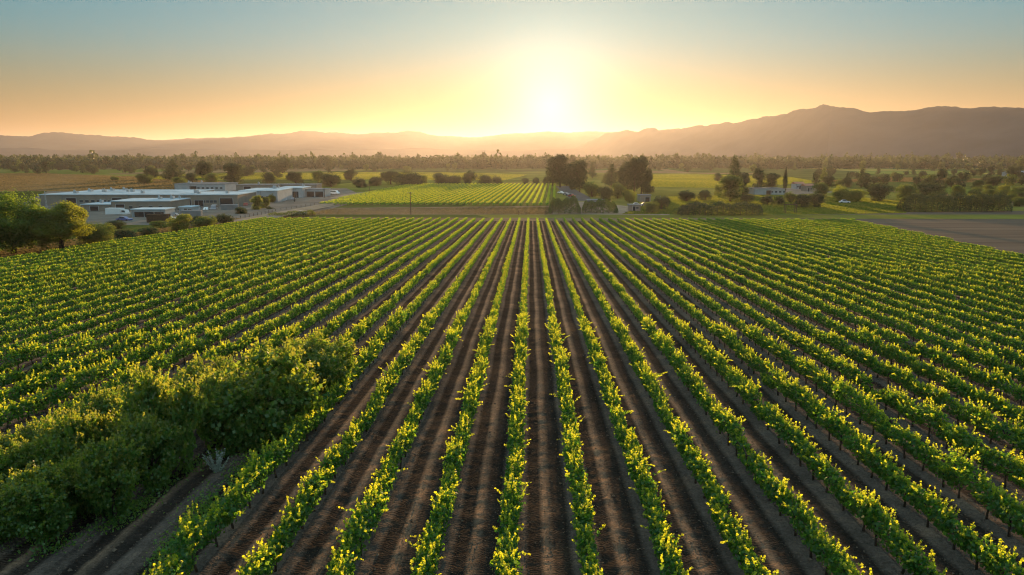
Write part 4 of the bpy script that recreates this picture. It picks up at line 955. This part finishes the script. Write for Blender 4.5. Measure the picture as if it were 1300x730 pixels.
CM = {k: car_meshes(k) for k in ('car', 'van', 'truck')}
BODY = {}
def vehicle(px, py, kind, paint, rot, label, grp):
    p = ground(px, py); body, glass, wh, L_, W_ = CM[kind]
    key = (kind, paint)
    if key not in BODY:
        b_ = body.copy(); b_.materials[0] = M[paint]; b_.name = 'body'; BODY[key] = b_
    root = bpy.data.objects.new({'car': 'parked_car', 'van': 'parked_van', 'truck': 'parked_truck'}[kind], None); COL.objects.link(root)
    root.location = (p.x, p.y, p.z+.02); root.rotation_euler = (0, 0, rot); tag(root, label, kind, grp)
    link('body', BODY[key], root); link('windows', glass, root)
    for sx in (-1, 1):
        for sy in (-1, 1): link('wheel', wh, root, loc=(sx*(W_/2-.1), sy*L_*.3, .33))
V1, V2 = 'vehicles parked in the warehouse yard', 'vehicles parked near the grove'
for a_ in [(150, 275, 'truck', 'car_white', 1.5, 'white box truck parked before the low shed', V1), (222, 276, 'car', 'car_grey', 1.6, 'grey car parked beside the white canopy shed', V1),
           (214, 279.5, 'car', 'car_white', 1.4, 'white car parked at the front of the yard', V1), (158, 281, 'car', 'car_blue', 1.5, 'blue car parked left of the white canopy shed', V1),
           (252, 268, 'car', 'car_grey', .3, 'grey car close to the wall of the beige warehouse with the white roof', V1), (262, 268, 'car', 'car_white', .3, 'white car second along the wall of the white-roofed beige warehouse', V1),
           (272, 268, 'van', 'car_grey', .3, 'grey van parked along the white-roofed beige warehouse', V1), (312, 262, 'car', 'car_red', .4, 'red car in front of the pale blue-white warehouse', V1),
           (362, 255, 'car', 'car_white', .2, 'white car by the dark open doorway', V1), (372, 254.6, 'car', 'car_grey', .2, 'grey car by the small white workshop', V1),
           (425, 247, 'van', 'car_white', 1.2, 'white van on the track at the end of the yard', V1), (383, 273, 'car', 'car_grey', 1.5, 'pale grey car on the dirt track at the head of the rows', V1),
           (712, 246, 'car', 'car_white', .6, 'white car on the road under the tall trees', V2), (719, 248, 'car', 'car_grey', .6, 'grey car behind the white one on the road under the tall trees', V2),
           (726, 250, 'car', 'car_red', .6, 'red car last in the line on the road under the tall trees', V2), (808, 262, 'car', 'car_white', 1.5, 'white car behind the small grey shed', V2),
           (819, 262, 'car', 'car_blue', 1.5, 'blue car behind the small grey shed', V2), (1072, 258, 'car', 'car_white', 1.4, 'white car parked under the golden lawn trees', V2)]:
    vehicle(*a_)

# ------------------------------------------------------------------ poles, mast, posts, wooden frame
def pole(px, base, top, label, arms=1, name='utility_pole'):
    p = ground(px, base); d = dist(p); H = (base-top)/FPX*d*1.01
    root = bpy.data.objects.new(name, None); COL.objects.link(root); root.location = p; root.rotation_euler = (0, 0, .3)
    tag(root, label, 'utility pole', 'utility poles along the tracks')
    m = MB(); m.tube([(0, 0, -.3), (0.02, 0, H*.5), (0, 0, H)], [.17, .15, .11], 8); m.build('pole', M['wood'], root)
    for i in range(arms):
        z = H-.5-i*.9; m = MB(); m.box(-1.1, 1.1, -.2, -.09, z, z+.13); ca = m.build('crossarm', M['wood'], root)
        for x in (-1, -.4, .4, 1):
            q = MB(); q.tube([(x, -.14, z+.13), (x, -.14, z+.2), (x, -.14, z+.32)], [.03, .06, .03], 6); q.build('insulator', M['wall_white'], ca)
pole(521.5, 272.5, 244, 'dark utility pole standing at the head of the vine rows', 1)
pole(469, 247, 234.5, 'utility pole at the left tip of the far vineyard', 1)
pole(374, 257, 240, 'utility pole beside the white warehouse end', 1)
pole(412, 251, 238, 'utility pole beside the small white workshop', 1)
def mast():
    p = ground(61, 278); d = dist(p); H = 35/FPX*d; m = MB()
    for a in (0, 2.09, 4.19):
        m.tube([(.5*math.cos(a), .5*math.sin(a), 0), (.08*math.cos(a), .08*math.sin(a), H)], [.05, .03], 5)
    for i in range(9):
        z0, z1 = H*i/9, H*(i+1)/9; r0, r1 = .5-.42*i/9, .5-.42*(i+1)/9
        for a in (0, 2.09, 4.19): m.tube([(r0*math.cos(a), r0*math.sin(a), z0), (r1*math.cos(a+2.09), r1*math.sin(a+2.09), z1)], [.025, .025], 4)
    tag(m.build('lattice_mast', M['wall_white'], None, loc=p), 'thin pale lattice mast rising behind the sunlit tree, before the largest warehouse', 'mast')
mast()
def arbor():
    p = ground(1004, 270.5); root = bpy.data.objects.new('wooden_frame', None); COL.objects.link(root); root.location = p
    tag(root, 'open brown wooden frame standing on the lawn edge', 'wooden frame')
    for x, y in ((-1.9, 0), (1.9, 0), (-1.9, 1.6), (1.9, 1.6)):
        m = MB(); m.box(x-.09, x+.09, y-.09, y+.09, -.1, 3.0); m.build('post', M['wood'], root)
    for y in (0, 1.6):
        m = MB(); m.box(-2.3, 2.3, y-.06, y+.06, 3.002, 3.18); m.build('beam', M['wood'], root)
    m = MB(); m.box(-1.8, 1.8, .03, .09, 1.0, 1.12); m.build('rail', M['wood'], root)
arbor()
def marker_post(px, base, h, label):
    p = ground(px, base); m = MB(); m.tube([(0, 0, -.1), (0, 0, h*.9), (0, 0, h)], [.10, .09, .05], 8); m.box(-.22, .22, -.06, .06, h*.62, h*.80)
    tag(m.build('marker_post', M['wood'], None, loc=p), label, 'post', 'posts at the head of the rows')
marker_post(658, 273, 1.6, 'dark post at the head of the rows, left of the centre row')
marker_post(692, 273, 1.5, 'dark post at the head of the rows, right of the centre row')
marker_post(668, 272.6, 1.0, 'shorter dark post between the two taller posts')

# fence along the yard edge
def fence():
    pts = [ground(*q) for q in [(238, 292), (300, 281), (350, 270), (430, 257), (468, 249)]]
    root = bpy.data.objects.new('wire_fence', None); COL.objects.link(root); root.location = pts[0]
    tag(root, 'low post and rail fence between the warehouse yard and the dirt track', 'fence')
    rl = MB(); o = pts[0]
    for a, b in zip(pts, pts[1:]):
        n_ = int((b-a).length/4)
        for i in range(n_):
            q = a.lerp(b, i/n_)-o; m = MB(); m.box(q.x-.06, q.x+.06, q.y-.06, q.y+.06, q.z-.1, q.z+1.4); m.build('post', M['wood'], root)
        for z in (.5, .95, 1.3):
            rl.tube([tuple(a-o+Vector((0, 0, z))), tuple(b-o+Vector((0, 0, z)))], [.025, .025], 4)
    rl.build('rails', M['roof_grey'], root)
fence()

def container(px, py, rot, m_, label):
    p = ground(px, py); root = bpy.data.objects.new('storage_container', None); COL.objects.link(root); root.location = p; root.rotation_euler = (0, 0, rot)
    tag(root, label, 'container', 'storage containers in the warehouse yard')
    m = MB(); m.box(-3, 3, -1.2, 1.2, .1, 2.6)
    for i in range(14):
        x = -2.8+i*.42; m.box(x, x+.2, -1.26, -1.203, .2, 2.5); m.box(x, x+.2, 1.203, 1.26, .2, 2.5)
    m.build('body', M[m_], root)
    for y in (-1.15, .03):
        d = MB(); d.box(3.003, 3.06, y, y+1.1, .2, 2.5); d_ = d.build('door', M[m_], root)
        q = MB(); q.tube([(3.1, y+.5, .3), (3.1, y+.5, 2.4)], [.03, .03], 5); q.build('lock_bar', M['roof_grey'], d_)
for a_ in [(202, 283, .1, 'bark', 'brown rusty storage container near the front of the yard'), (244, 277, .2, 'roof_grey', 'dark grey storage container beside the small cabin'),
           (292, 268.5, .3, 'roof_grey', 'grey storage container by the dirt track fence'), (332, 261, .3, 'wall_beige', 'beige storage container behind the slim golden tree')]:
    container(*a_)
